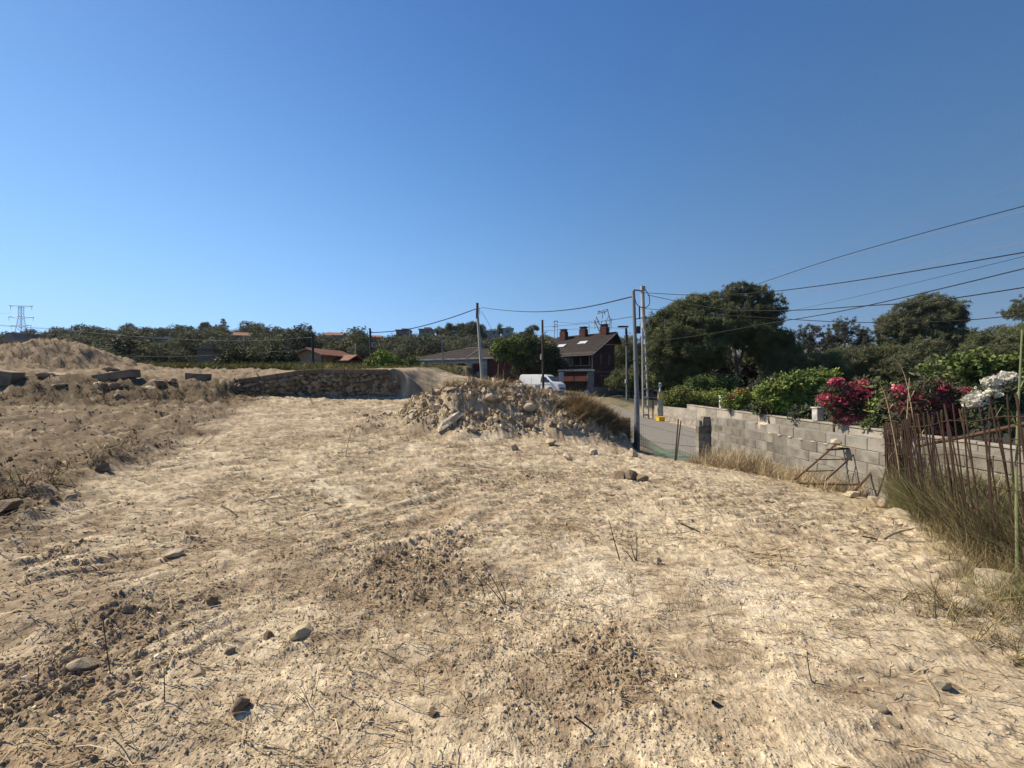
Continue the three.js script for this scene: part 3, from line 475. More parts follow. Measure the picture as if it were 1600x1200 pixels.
rock(1028, 879, 0.09, 0.05, 0.06, PL, 'pale stone by the short dry stalks', 'rock', null, 0.2);
rock(984, 751, 0.3, 0.2, 0.25, RD, 'dark clod in the line of clods before the fence', 'clod', null, 0.1);
rock(966, 749, 0.3, 0.18, 0.25, RD, 'brown clod left of the dark one', 'clod', null, 0.1);
rock(1000, 752, 0.24, 0.13, 0.2, RD, 'flat brown clod right of the dark one', 'clod', null, 0.1);

// ---------------------------------------------------------------- the rusty bar fence on the right
{
  const path = [[5.66, 5.75], [5.30, 5.25], [4.92, 4.7], [4.6, 4.15], [4.24, 3.4], [4.04, 2.9], [3.95, 2.2], [3.95, 1.4]].map(([x, d]) => V(x, 0, -d));
  const c = new THREE.CatmullRomCurve3(path), L = c.getLength(), R = rng(21), t = thing('bar_fence', 'rusty leaning fence of thin upright iron bars with weeds at its foot', 'fence');
  const lean = V(-0.2, 0, -0.02), topY = d => table([[1, 1.5], [2.9, 1.5], [3.6, 1.40], [4.3, 1.25], [5.2, 1.04], [6.2, 0.92]], d), tops = [];
  let s = 0.0, i = 0;
  while (s < L) { const p = c.getPointAt(s / L), d = -p.z, far = d > 4.6; s += far ? pick(R, 0.014, 0.03) : d > 3.9 ? pick(R, 0.03, 0.06) : pick(R, 0.045, 0.085);
    const y0 = H(p.x, d) - 0.08, y1 = topY(d) + (R() - .5) * 0.09, b = V(p.x + (R() - .5) * .03, y0, p.z), e = V(p.x + lean.x * (0.7 + 0.5 * R()) * (far ? 0.55 : 1), y1, p.z + (R() - .5) * 0.09), m = b.clone().lerp(e, 0.5).add(V((R() - .5) * 0.07, 0, (R() - .5) * 0.07));
    obj('bar', limb([b, m, e], 0.0066, 0.0058, 5, 6), R() > 0.9 ? MAT.rustPale : MAT.rust, t); i++; }
  for (const [f, r] of [[0.28, .004], [0.5, .0055], [0.66, .005], [0.78, .004], [0.9, .0055]]) { const q = []; for (let k = 0; k <= 14; k++) { const p = c.getPointAt(k / 14), d = -p.z, y = lerp(H(p.x, d), topY(d), f); q.push(V(p.x + lean.x * f + 0.012, y + 0.03 * noise(k * 0.7, f * 9), p.z)); } obj('cross_wire', limb(q, r, r, 5, 40), MAT.rust, t); }
  for (let k = 0; k < 16; k++) { const p = c.getPointAt(0.05 + 0.5 * R()), h = 0.4 + 0.6 * R(); obj('dry_vine', limb([V(p.x + 0.05, H(p.x, -p.z), p.z), V(p.x + (R() - .5) * 0.3, H(p.x, -p.z) + h * 0.5, p.z + (R() - .5) * 0.3), V(p.x + (R() - .6) * 0.5, H(p.x, -p.z) + h, p.z + (R() - .5) * 0.5)], 0.004, 0.002, 4, 8), k % 3 ? MAT.rockDim : MAT.rust, t); }
  obj('rail', limb([P(1432, 697, 4.5), P(1520, 680, 3.75), P(1625, 657, 3.1)], 0.017, 0.019, 7, 8), MAT.rustPale, t);
  const pl = thing('wooden_plank', 'weathered plank lying against the block wall behind the bar fence', 'plank'); obj('board', limb([P(1478, 722, 5.05), P(1560, 742, 4.5), P(1640, 748, 4.1)], 0.045, 0.045, 4, 4), MAT.wood, pl);
}
{ // broken gate frame of rusty tube
  const t = thing('gate_frame', 'rusty tube gate frame lying tilted against the block wall', 'gate'), D = (px, py) => lerp(6.15, 6.55, (760 - py) / 60) + (1300 - px) * 0.004;
  const tube = (n, a, b, r, m = MAT.rust) => obj(n, limb([P(a[0], a[1], D(...a)), P((a[0] + b[0]) / 2 + 0.6, (a[1] + b[1]) / 2 + 0.5, D((a[0] + b[0]) / 2, (a[1] + b[1]) / 2)), P(b[0], b[1], D(...b))], r, r, 7, 6), m, t);
  tube('side_tube', [1242, 749], [1307, 693], 0.016, MAT.rustPale); tube('top_tube', [1292, 703], [1379, 696], 0.017); tube('bottom_tube', [1249, 755], [1342, 757], 0.017, MAT.rustPale); tube('middle_tube', [1288, 752], [1345, 699], 0.013);
  tube('side_tube', [1334, 768], [1372, 725], 0.017, MAT.rustPale); tube('cross_tube', [1274, 718], [1324, 717], 0.009); tube('cross_tube', [1255, 736], [1303, 735], 0.009); tube('latch', [1329, 702], [1354, 705], 0.012);
  const q = thing('fence_post', 'bent iron post with short teeth standing behind the rusty frame', 'post'); const f = (a, b, r) => rod(P(a[0], a[1], 6.75), P(b[0], b[1], 6.75), r);
  obj('shaft', [f([1305, 697], [1319, 748], 0.016)], MAT.wood, q); obj('teeth', [f([1308, 708], [1316, 706], 0.012), f([1309, 712], [1317, 711], 0.012), f([1306, 697], [1320, 699], 0.012)], MAT.rust, q);
  const st = obj('rock', rocks[3], MAT.pale); st.scale.set(0.2, 0.1, 0.12); st.position.copy(P(1304, 690.5, 6.5)); tag(st, 'white stone balanced on the top corner of the rusty frame', 'rock');
  const bar = tag(obj('iron_bar', limb([P(1371, 775, 5.7), P(1378, 755, 5.7), P(1384, 735, 5.75)], 0.011, 0.011, 6, 4), MAT.rust), 'single rusty bar leaning left of the fence corner', 'bar');
}
{ // wire mesh fence with green net between the metal pole and the block pillar
  const a = V(4.83, 0, -14.95), b = V(5.42, 0, -11.15), t = thing('wire_fence', 'thin wire mesh fence with torn green net between the metal pole and block pillar', 'fence'), g = [], L = a.distanceTo(b), at = s => { const p = a.clone().lerp(b, s); p.y = H(p.x, -p.z); return p; };
  for (let i = 0; i <= 28; i++) { const p = at(i / 28); g.push(rod(p, p.clone().setY(lerp(0.35, 0.28, i / 28)), 0.0045, 0.0045, 3)); }
  for (let k = 0; k <= 11; k++) { const p = at(0), q = at(1), f = k / 11; p.y = lerp(p.y, 0.35, f); q.y = lerp(q.y, 0.28, f); g.push(rod(p, q, 0.0028, 0.0028, 3)); }
  tag(obj('wire_mesh', g, MAT.steel, t), null, null, null, 'stuff');
  const p = at(0.05), q = at(1); obj('strand', limb([V(p.x - .02, -0.48, p.z), V((p.x + q.x) / 2 - .02, -0.4, (p.z + q.z) / 2), V(q.x - .02, -0.22, q.z)], 0.006, 0.006, 5, 6), MAT.cable, t);
  const pos = [], idx = [], nx = 40, ny = 14; for (let i = 0; i <= nx; i++) for (let j = 0; j <= ny; j++) { const s = i / nx, p = at(s * 0.98 + 0.01), top = lerp(0.95, 0.22, Math.pow(s, 0.75)) + 0.08 * noise(s * 5, 2), f = j / ny; pos.push(p.x - 0.05 + 0.07 * noise(s * 9, f * 4) - 0.22 * (1 - f) ** 2 * (1 - s), p.y + 0.02 + top * f, p.z + 0.05 * noise(s * 7, f * 3 + 5)); if (i && j) { const A = (i - 1) * (ny + 1) + j - 1, B = i * (ny + 1) + j - 1; idx.push(A, B, A + 1, B, B + 1, A + 1); } }
  const n = new THREE.BufferGeometry(); n.setAttribute('position', new THREE.Float32BufferAttribute(pos, 3)); n.setIndex(idx); n.computeVertexNormals(); obj('green_net', n, MAT.net, t);
  tag(obj('wooden_stake', rod(P(1053, 738, 10.3), P(1060, 655, 10.5), 0.021, 0.018), MAT.wood), 'thin stake leaning at the wire fence, left of the pair', 'stake');
  tag(obj('wooden_stake', rod(P(1056, 722, 10.6), P(1064, 657, 10.7), 0.019, 0.016), MAT.wood), 'thin stake leaning at the wire fence, right of the pair', 'stake');
}
{ // old concrete post at the end of the heap
  const p = ground(4.6, 15.6), t = thing('fence_post', 'old split concrete fence post in dry brush beside the metal pole', 'post', p);
  obj('shaft', [rbox(0.24, 1.25, 0.22, 0.02, 0.05, 0.45, 0)], MAT.coping, t); obj('split_piece', [rod(V(-0.14, -0.1, 0.08), V(-0.13, 1.12, 0.06), 0.03), rod(V(-0.2, 0, 0.06), V(-0.22, 0.95, 0.04), 0.015)], MAT.wood, t);
}

// ---------------------------------------------------------------- poles, lamps, pylons
function bandsOn(parent, mat, list) { for (const [p, r, h] of list) obj('band', new THREE.CylinderGeometry(r, r, h, 10).translate(p.x, p.y, p.z), mat, parent); }
{ // metal lamp pole at the fence
  const b = ground(4.86, 15), t = thing('metal_pole', 'tall grey tapered metal pole at the end of the wire fence', 'pole', b), top = 5.22 - b.y;
  obj('lower_shaft', new THREE.CylinderGeometry(0.095, 0.115, 2.2, 14).translate(0, 1.05, 0), MAT.galv, t);
  obj('upper_shaft', rod(V(0, 2.1, 0), V(-0.13, top, 0), 0.088, 0.058, 14), MAT.galv, t);
  bandsOn(t, MAT.galv, [[V(0, 2.16, 0), 0.105, 0.09], [V(-0.06, 3.6, 0), 0.09, 0.05]]);
  obj('base_plate', rbox(0.32, 0.03, 0.32, 0.008, 0, 0.0, 0), MAT.galv, t);
  obj('junction_box', rbox(0.13, 0.28, 0.12, 0.012, 0.06, 4.75, 0.02), MAT.dark, t); obj('bracket', [rod(V(-0.1, top - 1.1, 0), V(0.22, top - 1.05, 0.05), 0.02), rod(V(0.1, top - 0.6, 0), V(0.1, top - 1.1, 0.03), 0.025)], MAT.dark, t);
}
{ // lattice concrete pole
  const b = V(9.55, -0.85, -27.5), h = 9.3, t = thing('lattice_pole', 'tall concrete electricity pole with a ladder of square openings', 'pole', b, null, 0.32);
  const f = y => lerp(0.56, 0.2, y / h), lean = y => -0.28 * y / h; 
  const leg = s => rod(V(s * (f(0) / 2 - 0.05), 0, 0), V(s * (f(h) / 2 - 0.045) + lean(h), h, 0), 0.085, 0.06, 4);
  obj('leg', leg(-1), MAT.concretePole, t); obj('leg', leg(1), MAT.concretePole, t);
  for (let y = 0.25; y < 6.3; y += 0.62) obj('rung', box(f(y) - 0.08, 0.13, 0.1, lean(y), y, 0), MAT.concretePole, t);
  obj('upper_shaft', rod(V(lean(6.4), 6.4, 0), V(lean(h), h, 0), 0.2, 0.15, 4), MAT.concretePole, t);
  obj('crossarm', [box(0.9, 0.09, 0.09, -0.62, h - 0.22, 0), box(0.3, 0.3, 0.25, lean(h), h - 0.05, 0)], MAT.steel, t);
  obj('cable_loop', [limb([V(-1.0, h - 0.3, 0), V(-0.85, h - 1.2, 0.1), V(-0.45, h - 1.45, 0.15), V(-0.2, h - 1.4, 0.15)], 0.03, 0.03, 5, 12), limb([V(-0.15, h - 1.45, 0.15), V(0.2, h - 1.2, 0.1), V(0.25, h - 0.6, 0.05), V(-0.1, h - 0.1, 0.05)], 0.03, 0.03, 5, 12)], MAT.cable, t);
  obj('insulator', [0].map(i => new THREE.CylinderGeometry(0.05, 0.06, 0.16, 8).translate(lean(7.5) + 0.22, 7.2 + i * 0.5, 0)), MAT.dark, t);
}
{ // street lamp by the far bend
  const b = V(12.55, -0.2, -42), t = thing('street_lamp', 'slim grey street lamp with dark head at the bend of the road', 'street lamp', b);
  obj('shaft', rod(V(0, 0, 0), V(-0.06, 6.0, 0), 0.14, 0.09, 10), MAT.galv, t); obj('upper_shaft', rod(V(-0.06, 6.0, 0), V(-0.1, 7.9, 0), 0.15, 0.11, 10), MAT.dark, t);
  obj('lamp_head', rbox(1.1, 0.16, 0.34, 0.04, -0.45, 8.05, 0), MAT.dark, t); obj('service_box', rbox(0.22, 0.4, 0.2, 0.02, -0.14, 2.1, 0.1), MAT.wall, t); obj('bracket', [rod(V(-0.1, 7.4, 0), V(0.12, 6.6, 0), 0.03)], MAT.dark, t);
}
function pole(px, yb, yt, D, r0, r1, mat, label, lean = 0, extra) {
  const b = P(px, yb, D), top = P(px + lean, yt, D), t = thing('utility_pole', label, 'pole', b), h = top.clone().sub(b); obj('shaft', rod(V(0, -0.5, 0), h, r0, r1, 10), mat, t); if (extra) extra(t, h); return t;
}
pole(754, 592, 475, 40, 0.17, 0.13, MAT.concretePole, 'pale leaning concrete pole behind the top of the spoil heap', -9, (t, h) => { obj('pole_cap', new THREE.CylinderGeometry(0.14, 0.15, 1.6, 10).translate(h.x + 0.05, h.y - 0.7, 0), MAT.bark, t); obj('clamp', [box(0.5, 0.08, 0.1, h.x + 0.15, h.y - 0.5, 0.15), rod(V(h.x + 0.25, h.y - 0.6, 0.1), V(h.x + 0.35, h.y - 1.1, 0.1), 0.03)], MAT.steel, t); });
pole(489.5, 585, 521.5, 34, 0.105, 0.09, MAT.dark, 'dark short wooden pole standing behind the stone wall', -1, (t, h) => obj('clamp', box(0.35, 0.1, 0.14, 0, h.y - 0.15, 0), MAT.dark, t));
pole(581, 572, 513, 42, 0.13, 0.105, MAT.wood, 'brown wooden pole above the green bushes behind the wall', -3, (t, h) => obj('clamp', [box(0.5, 0.12, 0.1, 0.2, h.y - 1.6, 0.1), box(0.16, 0.35, 0.16, 0.1, h.y - 1.9, 0.15)], MAT.steel, t));
pole(849, 618, 500, 36, 0.125, 0.095, MAT.wood, 'weathered wooden pole standing in front of the white van', -1.5, (t, h) => { obj('meter_box', rbox(0.16, 0.5, 0.16, 0.02, -0.2, 3.6, 0.05), MAT.wall, t); obj('clamp', [rod(V(-0.2, h.y - 1.4, 0.1), V(0.35, h.y - 1.1, 0.1), 0.03), rod(V(0.1, h.y - 1.1, 0.1), V(0.3, h.y - 1.6, 0.1), 0.025)], MAT.steel, t); });
pole(693, 592, 526, 50, 0.09, 0.06, MAT.galv, 'thin grey street light pole in front of the red shuttered house', -2.5, (t, h) => obj('lamp_head', rbox(0.7, 0.12, 0.2, 0.03, h.x - 0.3, h.y, 0), MAT.galv, t));
pole(555.5, 572, 536, 62, 0.09, 0.08, MAT.concretePole, 'pale thin pole between the cottage and the brown wooden pole', 0);
pole(640.5, 545, 512, 150, 0.16, 0.14, MAT.concretePole, 'distant pale pole beside the flat roofed house on the hill', 0);

const cableAt = (pts, D0, D1) => { const X = (px, D) => (px - 800) * D / FPX, a = [X(pts[0][0], D0), D0], e = pts[pts.length - 1], b = [X(e[0], D1), D1]; return pts.map(([px, py]) => { const k = (px - 800) / FPX, den = (b[0] - a[0]) - k * (b[1] - a[1]), s = (k * a[1] - a[0]) / den, D = a[1] + s * (b[1] - a[1]); return P(px, py, D); }); };
function cable(label, pts, D0, D1, r, mat = MAT.cable) { const l = cableAt(pts, D0, D1), g = limb(l, r * (D0 > D1 ? 1 : 1), r, 5, 48); tag(obj('power_cable', g, mat), label, 'cable'); }
cable('thick black cable from the lattice pole top passing over the pines', [[1006, 457.5], [1090, 461], [1190, 457], [1320, 441], [1450, 420], [1660, 384]], 27.4, 12, 0.021);
cable('thick sagging cable from the lattice pole across the pine crown', [[1012, 461], [1070, 473], [1140, 484], [1250, 484.5], [1350, 478], [1450, 471], [1660, 440]], 27.4, 12, 0.021);
cable('black cable below the others leaving the lattice pole level', [[1006, 482], [1100, 490], [1215, 497.5], [1300, 502.5], [1400, 504], [1500, 501], [1660, 485]], 27.4, 14, 0.018);
cable('telephone cable rising steadily from the house to the right edge', [[872, 532.5], [945, 538.5], [1010, 534], [1100, 523], [1200, 505.5], [1300, 489], [1400, 467.5], [1500, 444], [1660, 405]], 46, 10, 0.017);
cable('upper dark cable crossing the sky over the tall pine', [[1100, 470], [1175, 446.5], [1300, 405], [1450, 362], [1660, 306]], 60, 22, 0.032);
cable('second upper cable just beneath the dark one over the pine', [[1100, 475], [1180, 448.5], [1300, 409], [1450, 368], [1660, 315]], 60, 24, 0.02, MAT.cablePale);
cable('highest faint wire in the sky at the right', [[1090, 465], [1160, 437], [1300, 387], [1450, 337], [1660, 266]], 80, 30, 0.013, MAT.cablePale);
cable('thin wire fanning out above the thick cable at the right', [[1215, 464], [1320, 443], [1450, 404], [1660, 342]], 60, 28, 0.014, MAT.cablePale);
cable('lower thin wire of the fan above the thick cable', [[1218, 465], [1320, 445.5], [1450, 414], [1660, 363]], 60, 24, 0.017, MAT.cablePale);
cable('thin wire between the thick cable and the crossing cables', [[1225, 488], [1300, 472], [1400, 449], [1500, 425], [1660, 386]], 60, 22, 0.017);
cable('thick cable sagging between the pale pole and the metal pole', [[753, 480.5], [775, 483.5], [810, 486.5], [850, 487], [900, 482.5], [940, 475], [988, 463.5]], 40, 15.2, 0.026);
cable('black cable climbing from the brown wooden pole to the pale pole', [[579, 520], [615, 517.5], [645, 513], [700, 498], [743, 483]], 42, 40, 0.045);
cable('short stay wire dropping from the pale pole to the right', [[752, 486], [762, 503], [771, 520]], 40, 52, 0.02);
cable('wire from the wooden pole before the van to the lamp pole', [[849, 511], [900, 507], [945, 501.5], [990, 494.5]], 36, 15.2, 0.012);
cable('lower wire from the wooden pole before the van to the street lamp', [[849, 517], [900, 514], [945, 511.5], [979, 514]], 36, 42, 0.016, MAT.cablePale);
cable('wire from the dark short pole to the left across the hill', [[489, 527], [400, 532.5], [300, 531], [200, 525], [100, 516], [-40, 506]], 34, 40, 0.02, MAT.cablePale);
cable('lower wire from the dark short pole across the trees', [[488, 546], [400, 551], [300, 556.5], [220, 557], [150, 555]], 34, 36, 0.014, MAT.cablePale);
cable('wire between the dark short pole and the brown pole', [[489, 524.5], [535, 526], [579, 520]], 34, 42, 0.02, MAT.cablePale);

function lattice(nodes, r) { return nodes.map(([a, b]) => rod(V(...a), V(...b), r, r, 4)); }
{ // pylon on the left skyline
  const D = 300, b = P(33, 531, D), k = D / FPX, t = thing('pylon', 'tall lattice pylon with three cross arms above the hill', 'pylon', b, null, 0.1);
  const Y = y => (531 - y) * k, w = y => y < 495 ? 1.9 : lerp(1.9, 5.2, (y - 495) / 36), legs = [], br = [];
  for (const [sx, sz] of [[1, 1], [1, -1], [-1, 1], [-1, -1]]) { const q = [531, 512, 495, 478].map(y => [sx * w(y) / 2, Y(y), sz * w(y) / 2]); for (let i = 0; i < 3; i++) legs.push([q[i], q[i + 1]]); }
  const lv = [531, 524, 518, 512, 507, 502, 497, 492, 487, 482, 478]; for (let i = 0; i + 1 < lv.length; i++) for (const s of [-1, 1]) { const a = w(lv[i]) / 2, c = w(lv[i + 1]) / 2; br.push([[-a, Y(lv[i]), s * a], [c, Y(lv[i + 1]), s * c]], [[a, Y(lv[i]), s * a], [-c, Y(lv[i + 1]), s * c]], [[s * a, Y(lv[i]), -a], [s * c, Y(lv[i + 1]), c]]); }
  obj('leg_frame', lattice(legs, 0.17), MAT.steel, t); obj('bracing', lattice(br, 0.08), MAT.steel, t);
  for (const [y, a, up] of [[478, 8.2, 1], [495, 8.8, -1.2], [508, 7.2, -1]]) obj('cross_arm', lattice([[[-a, Y(y) + 0.3 * up, 0], [0, Y(y), 1]], [[a, Y(y) + 0.3 * up, 0], [0, Y(y), 1]], [[-a, Y(y), 0], [0, Y(y) - 1.8, 1]], [[a, Y(y), 0], [0, Y(y) - 1.8, 1]], [[-a, Y(y), 0], [a, Y(y), 0]]], 0.15), MAT.steel, t);
  obj('insulator', lattice([[478, 7.6], [495, 8.6], [508, 7]].flatMap(([y, a]) => [-1, 1].map(s => [[s * a, Y(y), 0], [s * a * 0.96, Y(y) - 3.2, 0]])), 0.13), MAT.steel, t);
  cable('distant power line from the pylon to the left edge', [[18, 489], [0, 489.5], [-60, 490]], D, D, 0.07, MAT.cablePale); cable('distant line from the middle pylon arm to the hill', [[50, 511], [100, 514.5], [160, 518]], D, D, 0.07, MAT.cablePale); cable('lower distant line left of the pylon', [[17, 509], [0, 507.5], [-60, 503]], D, D, 0.07, MAT.cablePale);
}
{ // pylon behind the brick house: an open cat's head
  const D = 260, b = P(943, 545, D), k = D / FPX, t = thing('pylon', 'open headed lattice pylon rising behind the brick house roof', 'pylon', b), q = (px, py, z = 0) => [(px - 943) * k, (545 - py) * k, z];
  const L = [[[938, 545], [936, 517]], [[950, 545], [952, 517]], [[936, 517], [929, 500]], [[952, 517], [953, 499]], [[929, 500], [934, 488]], [[953, 499], [949, 483]], [[934, 488], [949, 483]], [[934, 486], [937, 486]], [[929, 500], [929.5, 514]], [[955, 498], [954.5, 514]], [[953, 499], [955, 498]], [[936, 517], [941, 500]], [[952, 517], [946, 500]], [[933, 502], [938, 508]], [[941, 487], [941.5, 497]], [[944, 486], [945, 491]], [[934, 490], [949, 486]], [[931, 495], [936, 503]], [[951, 493], [948, 500]]];
  obj('frame', lattice(L.flatMap(([a, c]) => [[q(...a, -0.6), q(...c, -0.6)], [q(...a, 0.6), q(...c, 0.6)]]), 0.16), MAT.steel, t); obj('insulator', lattice([[q(929.5, 500), q(929.5, 513)], [q(954.8, 499), q(954.5, 513)], [q(941.3, 488), q(941.3, 498)]], 0.2), MAT.steel, t);
  const D2 = 150, b2 = P(868, 535, D2), k2 = D2 / FPX, u = thing('double_pole', 'distant twin pole with crossbars above the brick chimneys', 'pole', b2), w = (px, py) => [(px - 868) * k2, (535 - py) * k2, 0];
  obj('post', lattice([[w(866.3, 535), w(866.3, 501)]], 0.13), MAT.steel, u); obj('post', lattice([[w(870.8, 535), w(870.8, 501)]], 0.1), MAT.steel, u); obj('crossbar', lattice([[w(864, 502.5), w(871.5, 502.5)], [w(863.5, 510.5), w(871, 510.5)], [w(866.5, 507), w(871, 507)], [w(868, 500), w(870, 502)]], 0.1), MAT.steel, u);
  cable('faint line between the twin pole and the open headed pylon', [[871, 503], [900, 505], [935, 500]], 150, 258, 0.06, MAT.cablePale); 
  tag(obj('antenna', [rod(P(920.5, 524, 54), P(920.5, 507, 54), 0.04), rod(P(919, 510, 54), P(922, 510, 54), 0.02)], MAT.steel), 'thin aerial standing on the brick house roof', 'antenna');
}
{ // gate pillar with lantern and yellow plates by the lattice pole
  const b = V(10.45, -0.85, -27.2), t = thing('gate_pillar', 'thin gate pillar with a white lantern and a yellow plate', 'pillar', b); 
  obj('post', rod(V(-0.5, 0, 0), V(-0.5, 1.95, 0), 0.04), MAT.wood, t); obj('shaft', rbox(0.28, 1.9, 0.28, 0.02, 0, 0.95, 0), MAT.plaster, t); obj('plate', rbox(0.34, 0.36, 0.03, 0.005, 0.0, 1.62, 0.17), MAT.yellow, t); obj('print', [box(0.2, 0.05, 0.004, 0, 1.68, 0.188), box(0.12, 0.1, 0.004, 0.03, 1.56, 0.188)], MAT.wall, t);
  obj('lantern', [new THREE.SphereGeometry(0.13, 10, 8).translate(0, 2.32, 0), new THREE.ConeGeometry(0.17, 0.14, 8).translate(0, 2.5, 0), new THREE.CylinderGeometry(0.05, 0.08, 0.3, 8).translate(0, 2.05, 0)], MAT.wall, t);
  const y = thing('yellow_box', 'bright yellow box standing on the verge below the lantern pillar', 'box', P(1032, 666, 26.4), null, 0.35); obj('body', rbox(0.5, 0.6, 0.34, 0.02, 0, 0.3, 0), MAT.yellow, y); obj('lid', rbox(0.53, 0.05, 0.37, 0.012, 0, 0.627, 0), MAT.yellow, y); obj('mark', [box(0.06, 0.2, 0.006, -0.06, 0.33, 0.174), box(0.14, 0.04, 0.006, 0.05, 0.4, 0.174)], MAT.ochre, y);
}

// ---------------------------------------------------------------- houses
const quad = (w, h, x, y, z, t = 0.06) => rbox(w, h, t, Math.min(0.012, t / 3), x, y, z);
function gableRoof(x0, x1, z0, z1, yE, yR, zR, th = 0.18) {           // ridge along x, at depth zR
  const s = new THREE.Shape(); s.moveTo(z0, yE); s.lineTo(zR, yR); s.lineTo(z1, yE + (z1 === zR ? yR - yE : 0)); s.lineTo(z1, yE - th); s.lineTo(zR, yR - th); s.lineTo(z0, yE - th); s.closePath();
  return new THREE.ExtrudeGeometry(s, { depth: x1 - x0, bevelEnabled: false }).rotateY(Math.PI / 2).translate(x0, 0, 0);
}
{ // cottage with a red tiled roof, a corner towards the camera
  const p = V(-297 * 48 / FPX, 2.9, -48), t = thing('cottage', 'small ochre cottage with red tiled roof behind the stone wall', 'house', p, null, -0.366), h = 2.35;
  const sh = new THREE.Shape(); sh.moveTo(-4.4, -0.6); sh.lineTo(0, -0.6); sh.lineTo(0, h); sh.lineTo(-2.2, h + 0.75); sh.lineTo(-4.4, h); sh.closePath();
  obj('wall', new THREE.ExtrudeGeometry(sh, { depth: 5, bevelEnabled: false }).translate(0, 0, -5), MAT.ochre, t);
  for (const s of [-1, 1]) { const sl = new THREE.Shape(); sl.moveTo(0, 0); sl.lineTo(s * 2.75, -0.94); sl.lineTo(s * 2.75, -0.80); sl.lineTo(0, 0.14); sl.closePath(); obj('roof', new THREE.ExtrudeGeometry(sl, { depth: 6, bevelEnabled: false }).translate(-2.2, h + 0.77, -5.5), MAT.redRoof, t);
    obj('tile_row', [...Array(14)].map((_, i) => new THREE.CylinderGeometry(0.075, 0.075, 2.85, 6).rotateZ(s * (Math.PI / 2 - 0.33)).translate(-2.2 + s * 1.38, h + 0.77 - 0.32, -5.2 + i * 0.42)), MAT.redRoof, t); }
  obj('window', quad(1.0, 0.9, -1.3, 1.2, 0.01), MAT.glass, t); obj('window', quad(1.0, 0.9, -3.1, 1.2, 0.01), MAT.glass, t); const dw = obj('door', quad(0.8, 1.9, 0, 0.9, 0), MAT.wood, t); dw.rotation.y = Math.PI / 2; dw.position.set(0.01, 0, -3.6);
  obj('post', [rod(V(0.4, -0.6, 0.4), V(0.4, h - 0.2, 0.4), 0.06)], MAT.wood, t);
  const u = thing('outhouse', 'low outbuilding with sloping red roof right of the cottage', 'shed', V(-258 * 51 / FPX, 3.0, -51), null, -0.3); obj('wall', box(3.0, 2.2, 3, 0, 0.6, 0), MAT.brick, u); obj('roof', gableRoof(-1.7, 1.7, -1.8, 1.8, 1.6, 2.45, 0, 0.14), MAT.redRoof, u); obj('door', quad(0.9, 1.5, 0.2, 0.6, 1.51), MAT.wood, u);
}
